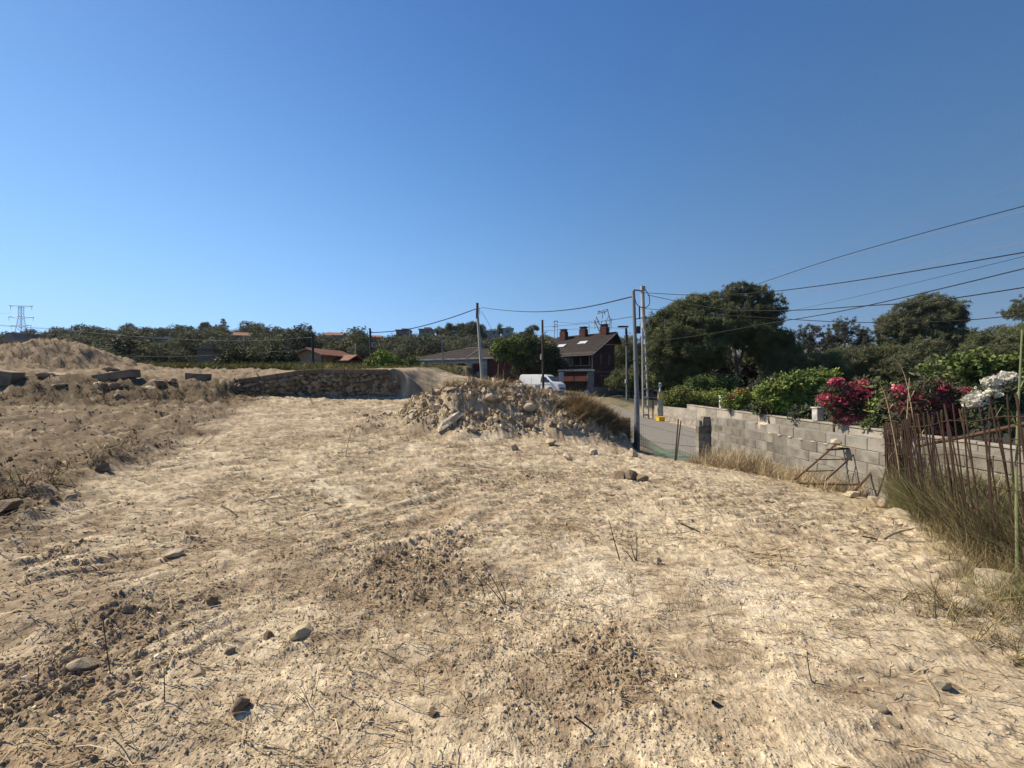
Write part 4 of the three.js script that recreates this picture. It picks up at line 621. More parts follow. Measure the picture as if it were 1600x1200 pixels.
{ // long low house with red shutters
  const xl = -15.2, dl = 61.5, xr = 1.4, dr = 54.5, L = Math.hypot(xr - xl, dl - dr), th = -Math.atan2(dl - dr, xr - xl), t = thing('house', 'long low house with dark hipped roof, red shutters and white arch', 'house', V(xl, 2.3, -dl), null, th);
  const S = px => { const k = (px - 800) / FPX; return (k * dl - xl) / ((xr - xl) - k * (dr - dl)) * L; };
  const H0 = 3.15, sec = (a, b, m, z = 0) => obj('wall', box(S(b) - S(a) - 0.01, H0 + 1.2, 0.3, (S(a) + S(b)) / 2, (H0 - 1.2) / 2, z), m, t);
  sec(664, 762, MAT.wall); sec(762, 812, MAT.brick, 0.05); obj('wall', [box(0.3, H0 + 1.2, 8.5, S(664) + 0.15, (H0 - 1.2) / 2, -4.45), box(0.3, H0 + 1.2, 8.5, S(812) - 0.15, (H0 - 1.2) / 2, -4.45), box(S(812) - S(664), H0 + 1.2, 0.3, (S(664) + S(812)) / 2, (H0 - 1.2) / 2, -8.8)], MAT.brick, t);
  for (const y of [0.9, 1.5, 2.1, 2.7]) obj('stone_band', [box(S(676) - S(665), 0.06, 0.03, (S(665) + S(676)) / 2, y, 0.165), box(S(697) - S(688), 0.06, 0.03, (S(688) + S(697)) / 2, y, 0.165), box(S(762) - S(753), 0.06, 0.03, (S(753) + S(762)) / 2, y, 0.165)], MAT.plaster, t);
  const x0 = S(646), x1 = S(816), rx0 = lerp(x0, x1, 0.42), rx1 = lerp(x0, x1, 0.72), yE = H0 + 0.02, yR = H0 + 2.0, z0 = 0.9, z1 = -9.6, zm = -4.4, v = [[x0, yE, z0], [x1, yE, z0], [x1, yE, z1], [x0, yE, z1], [rx0, yR, zm], [rx1, yR, zm]], f = [[0, 1, 5], [0, 5, 4], [1, 2, 5], [2, 3, 4], [2, 4, 5], [3, 0, 4]];
  const g = new THREE.BufferGeometry(); g.setAttribute('position', new THREE.Float32BufferAttribute(f.flat().flatMap(i => v[i]), 3)); g.setAttribute('uv', new THREE.Float32BufferAttribute(f.flat().flatMap(i => [v[i][0], v[i][2]]), 2)); g.computeVertexNormals();
  const rf = obj('roof', g, MAT.darkRoof, t); const C = (a, b) => rod(V(...v[a]), V(...v[b]), 0.09, 0.09, 6); obj('ridge_tiles', [C(0, 4), C(4, 5), C(5, 1)], MAT.coping, rf);
  obj('tile_row', [...Array(9)].map((_, i) => { const f2 = (i + 0.5) / 9; return rod(V(lerp(x0, rx0, f2), lerp(yE, yR, f2) + 0.03, lerp(z0, zm, f2)), V(lerp(x1, rx1, f2), lerp(yE, yR, f2) + 0.03, lerp(z0, zm, f2)), 0.05, 0.05, 4); }), MAT.darkRoof, rf);
  obj('chimney', [box(0.8, 0.9, 0.8, S(737), yR - 0.1, -4), box(1, 0.1, 1, S(737), yR + 0.38, -4)], MAT.coping, rf); obj('downpipe', rod(V(S(735), yR - 0.1, -3.4), V(S(735) - 0.1, yE + 0.1, 0.8), 0.05), MAT.wall, rf);
  obj('fascia', box(x1 - x0, 0.22, 0.08, (x0 + x1) / 2, yE - 0.12, z0 + 0.045), MAT.wall, t);
  for (const [a, b] of [[676.5, 687], [699, 708], [739, 750]]) { const w = obj('window', quad(S(b) - S(a), 1.25, (S(a) + S(b)) / 2, 1.75, 0.17, 0.07), MAT.redPaint, t); obj('slat', [...Array(8)].map((_, i) => box(S(b) - S(a) - 0.14, 0.05, 0.02, (S(a) + S(b)) / 2, 1.25 + i * 0.14, 0.215)), MAT.redPaint, w); }
  const ac = (S(708.5) + S(738)) / 2, R = (S(738) - S(708.5)) / 2, arch = new THREE.Shape(); arch.absellipse(0, 0, R, R * 0.72, 0, Math.PI, false); const hole = new THREE.Path(); hole.absellipse(0, 0, R - 0.35, R * 0.72 - 0.3, 0, Math.PI, false); arch.lineTo(-R + 0.35, 0); arch.absellipse(0, 0, R - 0.35, R * 0.72 - 0.3, Math.PI, 0, true); arch.closePath();
  obj('arch', new THREE.ExtrudeGeometry(arch, { depth: 0.25, bevelEnabled: false }).translate(ac, 1.55, 0.1), MAT.wall, t); const fill = new THREE.Shape(); fill.absellipse(0, 0, R - 0.36, R * 0.72 - 0.31, 0, Math.PI, false); fill.closePath(); obj('porch', [new THREE.ExtrudeGeometry(fill, { depth: 0.05, bevelEnabled: false }).translate(ac, 1.55, 0.12), box(2 * R - 0.7, 1.8, 0.05, ac, 0.6, 0.18)], MAT.redPaint, t);
  obj('door', quad(0.9, 2.0, ac - 0.2, 0.95, 0.22), MAT.rustPale, t); obj('arch_leg', [box(0.35, 1.8, 0.25, ac - R + 0.18, 0.6, 0.22), box(0.35, 1.8, 0.25, ac + R - 0.18, 0.6, 0.22)], MAT.wall, t);
  obj('window', quad(1.2, 1.3, S(785), 1.6, 0.215), MAT.redPaint, t);
}
{ // garden front of the red shuttered house: wall with piers, hedge and gate piece
  const t = thing('boundary_wall', 'low grey boundary wall with piers in front of the red shuttered house', 'wall'); const a = P(676, 590, 50), b = P(772, 592, 46);
  for (let i = 0; i < 7; i++) { const f = (i + 0.5) / 7, q = obj('panel', rbox(1.22, 0.95, 0.16, 0.015, 0, 0.25, 0), i % 2 ? MAT.plaster : MAT.concrete, t); q.position.copy(a).lerp(b, f); q.position.y = H(q.position.x, -q.position.z); q.rotation.y = -0.42; }
  for (const [px, h] of [[686, 1.4], [691, 1.2], [731, 1.3], [770, 1.4]]) { const q = obj('pier', rbox(0.36, h, 0.36, 0.02, 0, h / 2, 0), MAT.concrete, t); const f = (px - 676) / 96; q.position.copy(a).lerp(b, f); q.position.z += 0.2; q.position.y = H(q.position.x, -q.position.z); }
  const w = thing('garden_shelter', 'small white arched canopy beside the pale leaning pole', 'canopy', P(752, 588, 45)); obj('canopy', new THREE.CylinderGeometry(1.25, 1.25, 1.4, 14, 1, true, -Math.PI / 3, Math.PI * 2 / 3).rotateX(Math.PI / 2).rotateZ(0).translate(-0.1, -0.75, 0), MAT.wall, w); obj('post', [rod(V(-1.0, -0.6, .6), V(-1.0, 0, .6), 0.04), rod(V(0.9, -0.6, .6), V(0.9, 0, .6), 0.04)], MAT.wall, w);
}
{ // big brick house
  const p = V(125 * 50 / FPX, 0.3, -50), t = thing('brick_house', 'large dark red brick house with three chimneys behind the white gateway', 'house', p, null, -0.69), W = 8.2;
  const sh = new THREE.Shape(); sh.moveTo(0, -0.8); sh.lineTo(6.8, -0.8); sh.lineTo(6.8, 7.2); sh.lineTo(5.6, 8.35); sh.lineTo(0, 5.75); sh.closePath();
  obj('wall', new THREE.ExtrudeGeometry(sh, { depth: W, bevelEnabled: false }).rotateY(Math.PI / 2).translate(-W, 0, 0), MAT.brick, t);
  const sl = new THREE.Shape(); sl.moveTo(-1.5, 5.13); sl.lineTo(5.7, 8.62); sl.lineTo(7.3, 7.1); sl.lineTo(7.3, 6.9); sl.lineTo(5.7, 8.4); sl.lineTo(-1.5, 4.91); sl.closePath();
  const rf = obj('roof', new THREE.ExtrudeGeometry(sl, { depth: W + 1.5, bevelEnabled: false }).rotateY(Math.PI / 2).translate(-W - 0.6, 0, 0), MAT.darkRoof, t);
  const up = (z) => 5.42 + (z + 0.9) * 3.2 / 6.6; // roof height at depth z behind the front
  obj('tile_row', [...Array(16)].map((_, i) => box(W + 1.48, 0.05, 0.12, -W / 2 + 0.14, up(-0.6 + i * 0.4) + 0.02, 0.6 - i * 0.4)), MAT.darkRoof, rf);
  obj('gutter', box(W + 1.5, 0.12, 0.14, -W / 2 + 0.15, 4.98, 1.57), MAT.greyWall, rf); obj('bargeboard', rod(V(0.93, 4.98, 1.5), V(0.93, 8.48, -5.7), 0.1, 0.1, 4), MAT.greyWall, rf);
  for (const [x, z, h] of [[-7.0, -4.4, 0.95], [-4.0, -5.0, 0.8], [-0.7, -5.0, 0.85]]) { const c = obj('chimney', box(0.95, h + 1, 0.95, x, up(-z) + h / 2 - 0.3, z), MAT.brick, rf); obj('chimney_cap', [box(0.75, 0.25, 0.75, x, up(-z) + h + 0.34, z), box(0.95, 0.1, 0.95, x, up(-z) + h + 0.52, z)], MAT.dark, c); }
  for (const [x, z] of [[-5.7, -1.6], [-2.6, -2.2]]) { const s = obj('skylight', box(1.25, 0.1, 1.0), MAT.lamp, rf); s.position.set(x, up(-z) + 0.1, z); s.rotation.x = -0.45; s.rotation.order = 'YXZ'; s.rotation.x = Math.atan2(3.2, 6.6); }
  const w = obj('window', box(6.0, 1.1, 0.05, -3.3, 4.35, 0.03), MAT.glass, t); obj('mullion', [-6.2, -4.8, -3.4, -2.9, -1.6, -0.35].map(x => box(0.09, 1.1, 0.06, x, 4.35, 0.07)), MAT.plaster, w); obj('sill', box(6.3, 0.1, 0.18, -3.3, 3.74, 0.09), MAT.plaster, w);
  obj('balcony', [box(6.4, 1.0, 0.16, -3.4, 2.2, 0.6), box(6.4, 0.12, 0.8, -3.4, 1.72, 0.3)], MAT.brick, t); obj('railing', [box(6.5, 0.08, 0.1, -3.4, 3.0, 0.62), box(6.5, 0.06, 0.08, -3.4, 2.82, 0.62)], MAT.rustPale, t); obj('window', [box(5.6, 1.2, 0.05, -3.4, 0.9, 0.03)], MAT.glass, t);
  obj('downpipe', rod(V(0.12, 5.4, 0.2), V(0.14, 0, 0.2), 0.08, 0.08, 8), MAT.plaster, t);
  obj('string_course', [box(0.06, 0.14, 6.9, 0.03, 2.95, -3.4), box(W, 0.14, 0.05, -W / 2, 3.3, 0.025)], MAT.greyWall, t);
  for (const z of [-2.6, -3.6, -4.6]) { const a = obj('window', box(0.05, 1.6, 0.55, 0.03, 1.6, z), MAT.glass, t); obj('frame', [box(0.05, 0.1, 0.7, 0.04, 2.46, z), box(0.05, 0.1, 0.7, 0.04, 0.75, z)], MAT.ochre, a); }
  for (const z of [-2.4, -4.9]) obj('window', box(0.05, 1.3, 0.6, 0.03, 4.6, z), MAT.glass, t);
  const an = thing('annex', 'red roofed annex joining the left end of the brick house', 'house', P(857, 590, 57), null, -0.5); obj('wall', box(4.6, 5.0, 4, 0, 1.6, -2), MAT.brick, an); obj('roof', gableRoof(-2.6, 2.6, -0.6, 4.6, 4.1, 5.6, 2, 0.16), MAT.redRoof, an); obj('window', quad(1.1, 1.2, -0.6, 2.6, 0.02), MAT.glass, an);
}
{ // gateway
  const D = 46, t = thing('gateway', 'white rendered gateway with flat lintel before the brick house', 'gateway'), y0 = 0.05, X = px => (px - 800) * D / FPX, Y = py => EYE - (py - 600) * D / FPX;
  obj('pier', rbox(X(880.5) - X(873), Y(581) - y0, 0.55, 0.03, (X(873) + X(880.5)) / 2, (Y(581) + y0) / 2, -D), MAT.wall, t); obj('pier', rbox(X(927) - X(918.5), Y(581) - y0, 0.9, 0.03, (X(918.5) + X(927)) / 2, (Y(581) + y0) / 2, -D), MAT.greyWall, t);
  obj('lintel', rbox(X(928) - X(872), 0.16, 0.9, 0.03, (X(872) + X(928)) / 2, Y(579), -D), MAT.wall, t); obj('post', rod(V(X(897), y0, -D), V(X(897), Y(580), -D), 0.06), MAT.rust, t);
  obj('gate_leaf', [...Array(16)].map((_, i) => rod(V(X(881) + i * 0.16, y0, -D - 0.3), V(X(881) + i * 0.16, y0 + 1.7, -D - 0.3), 0.025, 0.025, 4)).concat([rod(V(X(881), y0 + 0.3, -D - 0.3), V(X(918), y0 + 0.3, -D - 0.3), 0.03), rod(V(X(881), y0 + 1.6, -D - 0.3), V(X(918), y0 + 1.6, -D - 0.3), 0.03)]), MAT.dark, t);
  const s = thing('sack', 'white sack leaning inside the gateway by its right pier', 'sack', V(X(915), 0.0, -D + 0.4)); const sg = new THREE.SphereGeometry(0.5, 14, 10), pp = sg.attributes.position; for (let i = 0; i < pp.count; i++) { const y = pp.getY(i); pp.setXYZ(i, pp.getX(i) * (1.0 - 0.9 * Math.max(0, y)) + 0.25 * y, y * 0.95 + 0.42, pp.getZ(i) * 0.6 + 0.04 * noise(i, 3.3)); } sg.computeVertexNormals(); obj('body', sg, MAT.wall, s);
  const w = thing('yard_wall', 'dark low wall under shrubs right of the gateway', 'wall'); for (let i = 0; i < 6; i++) { const q = obj('panel', rbox(1.0, 1.3, 0.2, 0.02, 0, 0.5, 0), MAT.greyWall, w); q.position.set(X(932) + i * 0.62, 0.1 - i * 0.05, -D - i * 0.6); q.rotation.y = 0.75; }
  const lw = thing('block_wall', 'grey block wall behind the white van and the dark trees', 'wall'); for (let i = 0; i < 9; i++) { const q = obj('panel', rbox(1.05, 1.2, 0.2, 0.02, 0, 0.5, 0), i % 3 ? MAT.plaster : MAT.concrete, lw); q.position.set(-2.6 + i * 1.0, 0.75 - i * 0.05, -47.4 + i * 0.1); q.rotation.y = -0.08; }
  const c = thing('meter_cabinet', 'grey metal cabinet standing beside the wooden pole and the van', 'cabinet', V(40 * 40 / FPX, 0.35, -40)); obj('body', rbox(0.5, 1.0, 0.4, 0.02, 0, 0.6, 0), MAT.galv, c); obj('door', rbox(0.4, 0.8, 0.03, 0.008, 0, 0.62, 0.21), MAT.steel, c); obj('plinth', rbox(0.56, 0.3, 0.46, 0.02, 0, -0.02, 0), MAT.concrete, c);
  const bg = thing('plastic_bag', 'white plastic bag on the ground left of the grey cabinet', 'bag', P(833, 619, 39)); const b2 = new THREE.IcosahedronGeometry(0.32, 3), bp = b2.attributes.position; for (let i = 0; i < bp.count; i++) { const n = 1 + 0.35 * noise3(bp.getX(i) * 7, bp.getY(i) * 7, bp.getZ(i) * 7); bp.setXYZ(i, bp.getX(i) * n, bp.getY(i) * n * 1.15 + 0.22, bp.getZ(i) * n * 0.8); } b2.computeVertexNormals(); obj('body', b2, MAT.wall, bg);
}
{ // white van, front towards the right and the camera
  const t = thing('van', 'white panel van parked at the bend beyond the spoil heap', 'van', V(47 * 43 / FPX, 0.62, -43), null, -0.60);
  const s = new THREE.Shape(); s.moveTo(-2.45, 0.35); s.lineTo(-2.45, 1.0); s.quadraticCurveTo(-2.47, 1.75, -2.36, 1.9); s.quadraticCurveTo(-2.3, 1.98, -2.1, 1.99); s.lineTo(0.55, 1.97); s.quadraticCurveTo(0.85, 1.95, 1.05, 1.80); s.lineTo(1.72, 1.20); s.quadraticCurveTo(2.2, 1.08, 2.38, 0.92); s.quadraticCurveTo(2.5, 0.75, 2.48, 0.35);
  s.lineTo(1.93, 0.32); s.absarc(1.55, 0.32, 0.38, 0, Math.PI, false); s.lineTo(-1.12, 0.32); s.absarc(-1.5, 0.32, 0.38, 0, Math.PI, false); s.lineTo(-2.45, 0.35);
  const wid = (y) => 0.93 - 0.13 * ss(1.0, 2.0, y), g = new THREE.ExtrudeGeometry(s, { depth: 1.7, bevelEnabled: true, bevelSize: 0.06, bevelThickness: 0.09, bevelSegments: 3, curveSegments: 8 }).translate(0, 0, -0.85), p = g.attributes.position; for (let i = 0; i < p.count; i++) p.setZ(i, p.getZ(i) / 0.94 * wid(p.getY(i)) * (1 - 0.10 * ss(1.7, 2.5, p.getX(i)))); g.computeVertexNormals();
  obj('body', g, MAT.vanPaint, t);
  const ws = new THREE.BufferGeometry(); ws.setAttribute('position', new THREE.Float32BufferAttribute([1.13, 1.83, -0.72, 1.13, 1.83, 0.72, 1.80, 1.24, 0.82, 1.80, 1.24, -0.82].map((v, i) => v), 3)); ws.setIndex([0, 1, 2, 0, 2, 3]); ws.computeVertexNormals(); obj('windscreen', ws, MAT.glass, t);
  for (const sd of [1, -1]) { const w = new THREE.Shape(); w.moveTo(0.35, 1.2); w.lineTo(0.38, 1.78); w.lineTo(0.92, 1.76); w.lineTo(1.5, 1.2); w.closePath(); const q = new THREE.ExtrudeGeometry(w, { depth: 0.02, bevelEnabled: false }), qp = q.attributes.position; for (let i = 0; i < qp.count; i++) qp.setZ(i, sd * (wid(qp.getY(i)) * 1.0 + 0.012 + qp.getZ(i))); q.computeVertexNormals(); obj('side_window', q, MAT.glass, t);
    const m = obj('mirror', rbox(0.12, 0.26, 0.22, 0.03, 1.38, 1.3, sd * 1.08), MAT.dark, t); obj('door_seam', [rod(V(0.28, 0.45, sd * 0.945), V(0.28, 1.2, sd * 0.925), 0.008, 0.008, 4), rod(V(-0.85, 0.45, sd * 0.945), V(-0.85, 1.75, sd * 0.85), 0.008, 0.008, 4), rod(V(-2.3, 0.95, sd * 0.95), V(1.5, 0.95, sd * 0.945), 0.014, 0.014, 4)], MAT.galv, t); obj('headlight', rbox(0.3, 0.2, 0.36, 0.04, 2.32, 0.86, sd * 0.68), MAT.lamp, t); obj('sill_trim', box(2.3, 0.1, 0.03, 0.02, 0.34, sd * 0.95), MAT.dark, t);
    for (const x of [1.55, -1.5]) { const wh = obj('wheel', new THREE.TorusGeometry(0.245, 0.085, 10, 22).translate(x, 0.325, sd * 0.84), MAT.tyre, t); obj('rim', new THREE.CylinderGeometry(0.19, 0.19, 0.1, 14).rotateX(Math.PI / 2).translate(x, 0.325, sd * 0.87), MAT.hub, wh); } }
  obj('grille', [rbox(0.06, 0.14, 1.0, 0.02, 2.47, 0.72, 0), rbox(0.06, 0.16, 1.3, 0.02, 2.53, 0.5, 0)], MAT.dark, t); obj('bumper', rbox(0.2, 0.22, 1.6, 0.05, 2.46, 0.36, 0), MAT.vanPaint, t); obj('number_plate', box(0.02, 0.11, 0.5, 2.575, 0.44, 0), MAT.wall, t);
}
function hillHouse(label, px, pyBase, D, w, h, dep, wallM, roofM, kind, wins, turn = 0) {
  const t = thing('house', label, 'house', P(px, pyBase, D), null, turn); obj('wall', box(w, h + 5, dep, 0, (h - 5) / 2, -dep / 2), wallM, t);
  if (kind === 'gable') obj('roof', gableRoof(-w / 2 - 0.5, w / 2 + 0.5, -0.6, dep + 0.6, h, h + dep * 0.28, dep / 2, 0.25), roofM, t);
  else { const rf = obj('roof', box(w + 0.8, 0.35, dep + 0.8, 0, h + 0.17, -dep / 2), roofM, t); obj('parapet', box(w * 0.5, 0.9, dep * 0.5, w * 0.1, h + 0.8, -dep / 2), wallM, rf); }
  for (const [x, y, a, b] of wins) obj('window', box(a, b, 0.1, x, y, 0.03), MAT.glass, t); return t;
}
hillHouse('pink roofed house among the pines high on the left hill', 378, 533, 165, 7, 2.4, 6, MAT.wall, MAT.redRoof, 'gable', [[-2, 1.2, 1, 1], [2, 1.2, 1, 1]], 0.3);
hillHouse('long white roofed building half hidden by pines on the left hill', 254, 533, 150, 6.5, 1.0, 6, MAT.greyWall, MAT.wall, 'flat', [[-1, 0.3, 1.4, 0.7]]);
hillHouse('grey ruined wall building above the terrace grass', 320, 557, 72, 2.6, 1.3, 3, MAT.coping, MAT.coping, 'flat', [[-0.5, 1.0, 0.6, 0.6]], 0.2);
hillHouse('brown house with shallow roof on the skyline above the cottage', 521, 530, 210, 9, 2.2, 7, MAT.greyWall, MAT.redRoof, 'gable', [[-2, 1, 1.2, 1]], 0.1);
hillHouse('grey box shaped building on the skyline', 630, 530, 200, 7.2, 4.6, 7, MAT.greyWall, MAT.greyWall, 'flat', [[-1.5, 2, 1.4, 1.2], [1.8, 2, 1.4, 1.2]], 0.15);
hillHouse('pinkish two storey house with flat roof on the skyline', 664, 527, 190, 6.2, 3.9, 6, MAT.pinkWall, MAT.pinkWall, 'flat', [[-1.2, 2.9, 1.6, 0.9], [1.4, 2.9, 1.8, 0.9], [0, 0.9, 3.6, 0.9]], -0.1);
hillHouse('small tan house on the slope left of the grey box', 588, 533, 180, 4, 1.8, 4, MAT.pinkWall, MAT.redRoof, 'gable', [[0, 0.9, 1, 0.8]], 0.2);
hillHouse('low white house on the skyline left of the dark conifer', 769, 523, 180, 7, 1.6, 6, MAT.wall, MAT.wall, 'flat', [[1, 0.8, 1.2, 0.8]]);
hillHouse('white terraced villa on the skyline above the dark trees', 793, 521, 180, 5.2, 2.2, 6, MAT.wall, MAT.wall, 'flat', [[0, 1.0, 1.4, 0.9]]);
hillHouse('cream house at the right end of the skyline row', 821, 526, 180, 5, 1.9, 6, MAT.pinkWall, MAT.wall, 'flat', [[0, 0.8, 1.2, 0.9]]);
hillHouse('pale block of a building at the left edge behind the earth heap', 2, 566, 46, 4.2, 2.4, 5, MAT.greyWall, MAT.plaster, 'flat', [[-1, 1.2, 0.9, 0.9]], 0.25);

// ---------------------------------------------------------------- vegetation
const RV = rng(303);
function bladesGeo(n, len, w, spread, seed, curl = 0.3, up = 0.4) {
  const r = rng(seed), g = []; for (let i = 0; i < n; i++) { const a = r() * 6.283, e = Math.pow(r(), 0.7) * spread, l = len * (0.55 + 0.6 * r()), dir = V(Math.sin(a) * Math.sin(e), Math.cos(e) * 1, Math.cos(a) * Math.sin(e)), out = V(Math.sin(a), -up, Math.cos(a)), side = V(Math.cos(a), 0.3 * (r() - .5), -Math.sin(a)), b = V((r() - .5) * w * 4, 0, (r() - .5) * w * 4);
    g.push(strip([b, b.clone().addScaledVector(dir, l * 0.5).addScaledVector(out, curl * l * 0.08), b.clone().addScaledVector(dir, l).addScaledVector(out, curl * l * 0.35)], w, w * 0.15, side)); } return mergeGeometries(g); }
function needlesGeo(n, len, w, seed) { const r = rng(seed), pos = []; for (let i = 0; i < n; i++) { const d = V(r() - .5, r() * 0.9 - 0.2, r() - .5).normalize(), s = V(r() - .5, r() - .5, r() - .5).cross(d).normalize().multiplyScalar(w / 2), l = len * (0.6 + 0.6 * r()), o = V(r() - .5, r() - .5, r() - .5).multiplyScalar(len * 0.7); pos.push(o.x - s.x, o.y - s.y, o.z - s.z, o.x + s.x, o.y + s.y, o.z + s.z, o.x + d.x * l, o.y + d.y * l, o.z + d.z * l); } const g = new THREE.BufferGeometry(); g.setAttribute('position', new THREE.Float32BufferAttribute(pos, 3)); g.computeVertexNormals(); return g; }
function leavesGeo(n, rad, len, w, seed) { const r = rng(seed), pos = []; for (let i = 0; i < n; i++) { const o = V(r() - .5, r() - .5, r() - .5).multiplyScalar(2 * rad), d = V(r() - .5, r() * 0.8 - 0.15, r() - .5).normalize(), s = V(r() - .5, r() - .5, r() - .5).cross(d).normalize().multiplyScalar(w * (0.35 + 0.3 * r())), l = len * (0.7 + 0.6 * r()), m = o.clone().addScaledVector(d, l * 0.45), e = o.clone().addScaledVector(d, l).add(V(0, -0.15 * l, 0)); const A = m.clone().sub(s), B = m.clone().add(s); pos.push(...o.toArray(), ...B.toArray(), ...A.toArray(), ...A.toArray(), ...B.toArray(), ...e.toArray()); } const g = new THREE.BufferGeometry(); g.setAttribute('position', new THREE.Float32BufferAttribute(pos, 3)); g.computeVertexNormals(); return g; }
function flowersGeo(n, rad, size, seed) { const r = rng(seed), pos = []; for (let i = 0; i < n; i++) { const o = V(r() - .5, r() - .5, r() - .5).multiplyScalar(2 * rad), q = aim(V(r() - .5, 0.3 + r(), r() - .5)); for (let k = 0; k < 5; k++) { const a = k * 1.257, p = [V(0, 0, 0), V(Math.cos(a - 0.5) * size, size * 0.35, Math.sin(a - 0.5) * size), V(Math.cos(a + 0.5) * size, size * 0.35, Math.sin(a + 0.5) * size)]; p.forEach(v => { v.applyQuaternion(q).add(o); pos.push(v.x, v.y, v.z); }); } } const g = new THREE.BufferGeometry(); g.setAttribute('position', new THREE.Float32BufferAttribute(pos, 3)); g.computeVertexNormals(); return g; }
const TUFT = { pine: needlesGeo(26, 0.34, 0.055, 1), pineFine: needlesGeo(26, 0.26, 0.045, 2), leaf: leavesGeo(16, 0.16, 0.13, 0.07, 3), bigLeaf: leavesGeo(12, 0.2, 0.2, 0.12, 4), small: leavesGeo(22, 0.16, 0.085, 0.04, 5), oleander: leavesGeo(18, 0.15, 0.17, 0.035, 6), twig: needlesGeo(18, 0.38, 0.012, 7) };
function blobsToTufts(blobs, dens, size, hue, R, gap = -0.12) {        // leaf tufts through the outer half of each clump, thinner where the noise leaves gaps
  const mats = [], cols = [], c = V(), n = V();
  for (const b of blobs) { const area = 4 * Math.PI * Math.pow((Math.pow(b.x * b.y, 1.6) * 2 + Math.pow(b.x * b.x, 1.6)) / 3, 1 / 1.6), N = Math.floor(area * dens); const bt = 0.85 + 0.35 * R();
    for (let i = 0; i < N; i++) { n.set(R() - .5, R() - .5, R() - .5).multiplyScalar(2); if (n.lengthSq() > 1 || n.lengthSq() < 0.01) continue; n.normalize(); if (n.y < -0.55 && R() > 0.4) continue;
      const lump = 1 + 0.75 * noise3(n.x * 1.9 + b.c.x, n.y * 1.9 + b.c.y, n.z * 1.9 + b.c.z) + 0.36 * noise3(n.x * 5 + b.c.z, n.y * 5, n.z * 5 + b.c.x), q = lump * (0.62 + 0.4 * Math.sqrt(R()));
      c.set(b.c.x + n.x * b.x * q, b.c.y + n.y * b.y * q, b.c.z + n.z * b.z * q); if (noise3(c.x * 0.9, c.y * 1.3, c.z * 0.9) < gap) continue; if (c.y < b.floor) continue;
      mats.push(mx(c, eul(R() * 1.2 - .6, R() * 6.28, R() * 1.2 - .6), size * (0.65 + 0.7 * R())));
      const v = bt * (0.65 + 0.55 * R()) * (0.8 + 0.3 * noise3(c.x * 0.7 + 20, c.y * 0.7, c.z * 0.7)), w = hue[Math.floor(R() * hue.length)]; cols.push(col(w[0] * v, w[1] * v, w[2] * v)); } }
  return [mats, cols];
}
const blobsAt = (list, D, depthK = 0.9) => list.map(([px, py, rx, ry, dd = 0]) => ({ c: P(px, py, D + dd), x: rx * (D + dd) / FPX, y: ry * (D + dd) / FPX, z: rx * (D + dd) / FPX * depthK, floor: -4 }));
function plant(o) {
  const blobs = o.world || blobsAt(o.blobs.map(q => [q[0], q[1], q[2] * (o.grow || 1), q[3] * (o.grow || 1), q[4] || 0]), o.D, o.depth), base = o.base || (() => { const b = blobs[0].c; return V(b.x, H(b.x, -b.z), b.z); })(), t = thing(o.name, o.label, o.category, base, o.group), R = rng(o.seed || Math.floor(Math.abs(base.x * 91 + base.z * 37)) + 5);
  for (const b of blobs) { b.c.sub(base); b.floor = -0.3; }
  if (o.trunks) obj('trunk', o.trunks.map(([l, r0, r1]) => limb(l.map(p => (p.isVector3 ? p : P(p[0], p[1], p[2] ?? o.D)).clone().sub(base)), r0, r1, 8, 14)), o.bark || MAT.bark, t);
  if (o.stems) { const g = []; for (const b of blobs) for (let k = 0; k < 3; k++) g.push(limb([V(b.c.x * 0.3 + (R() - .5) * 0.3, 0, b.c.z * 0.3), b.c.clone().multiplyScalar(0.6), b.c.clone().add(V((R() - .5) * b.x, (R() - .3) * b.y, (R() - .5) * b.z))], 0.025, 0.008, 4, 6)); obj('stem', g, MAT.bark, t); }
  else if (o.trunks && o.limbs !== false) { const g = []; for (const b of blobs) { const l = o.trunks[0][0].map(p => (p.isVector3 ? p : P(p[0], p[1], p[2] ?? o.D)).clone().sub(base)), s = l[l.length - 1].clone().lerp(l[Math.max(0, l.length - 2)], R() * 0.8); g.push(limb([s, s.clone().lerp(b.c, 0.55).add(V(0, -0.2, 0)), b.c.clone().add(V(0, b.y * 0.4, 0))], 0.09, 0.03, 5, 7)); } obj('limb', g, o.bark || MAT.bark, t); }
  const [m, c] = blobsToTufts(blobs, o.dens, o.size || 1, o.hue, R, o.gap ?? -0.12); inst(o.trunks ? 'crown' : 'foliage', TUFT[o.tuft], o.tuft.startsWith('pine') ? MAT.needle : MAT.leaf, m, c, t);
  if (o.flowers) for (const [fb, n, hue, sz] of o.flowers) { const fm = [], fc = [], bl = blobsAt(fb, o.D, o.depth); for (let i = 0; i < n; i++) { const b = bl[Math.floor(R() * bl.length)], d = V(R() - .5, R() - .35, R() - .5).normalize(), cl = 0.82 + 0.42 * R(); d.z = Math.abs(d.z) * (R() > 0.25 ? 1 : -1); const p = b.c.clone().sub(base).add(V(d.x * b.x * cl, d.y * b.y * cl, d.z * b.z * cl)); if (noise3(p.x * 5.5, p.y * 5.5, p.z * 5.5) < -0.12) continue; fm.push(mx(p, eul(R() * 6, R() * 6, R() * 6), sz * (0.6 + 0.7 * R()))); const h = hue[Math.floor(R() * hue.length)], v = 0.75 + 0.4 * R(); fc.push(col(h[0] * v, h[1] * v, h[2] * v)); } inst('blossom', FLOW, MAT.petal, fm, fc, t); }
  return t;
}
const FLOW = flowersGeo(6, 0.075, 0.032, 8);
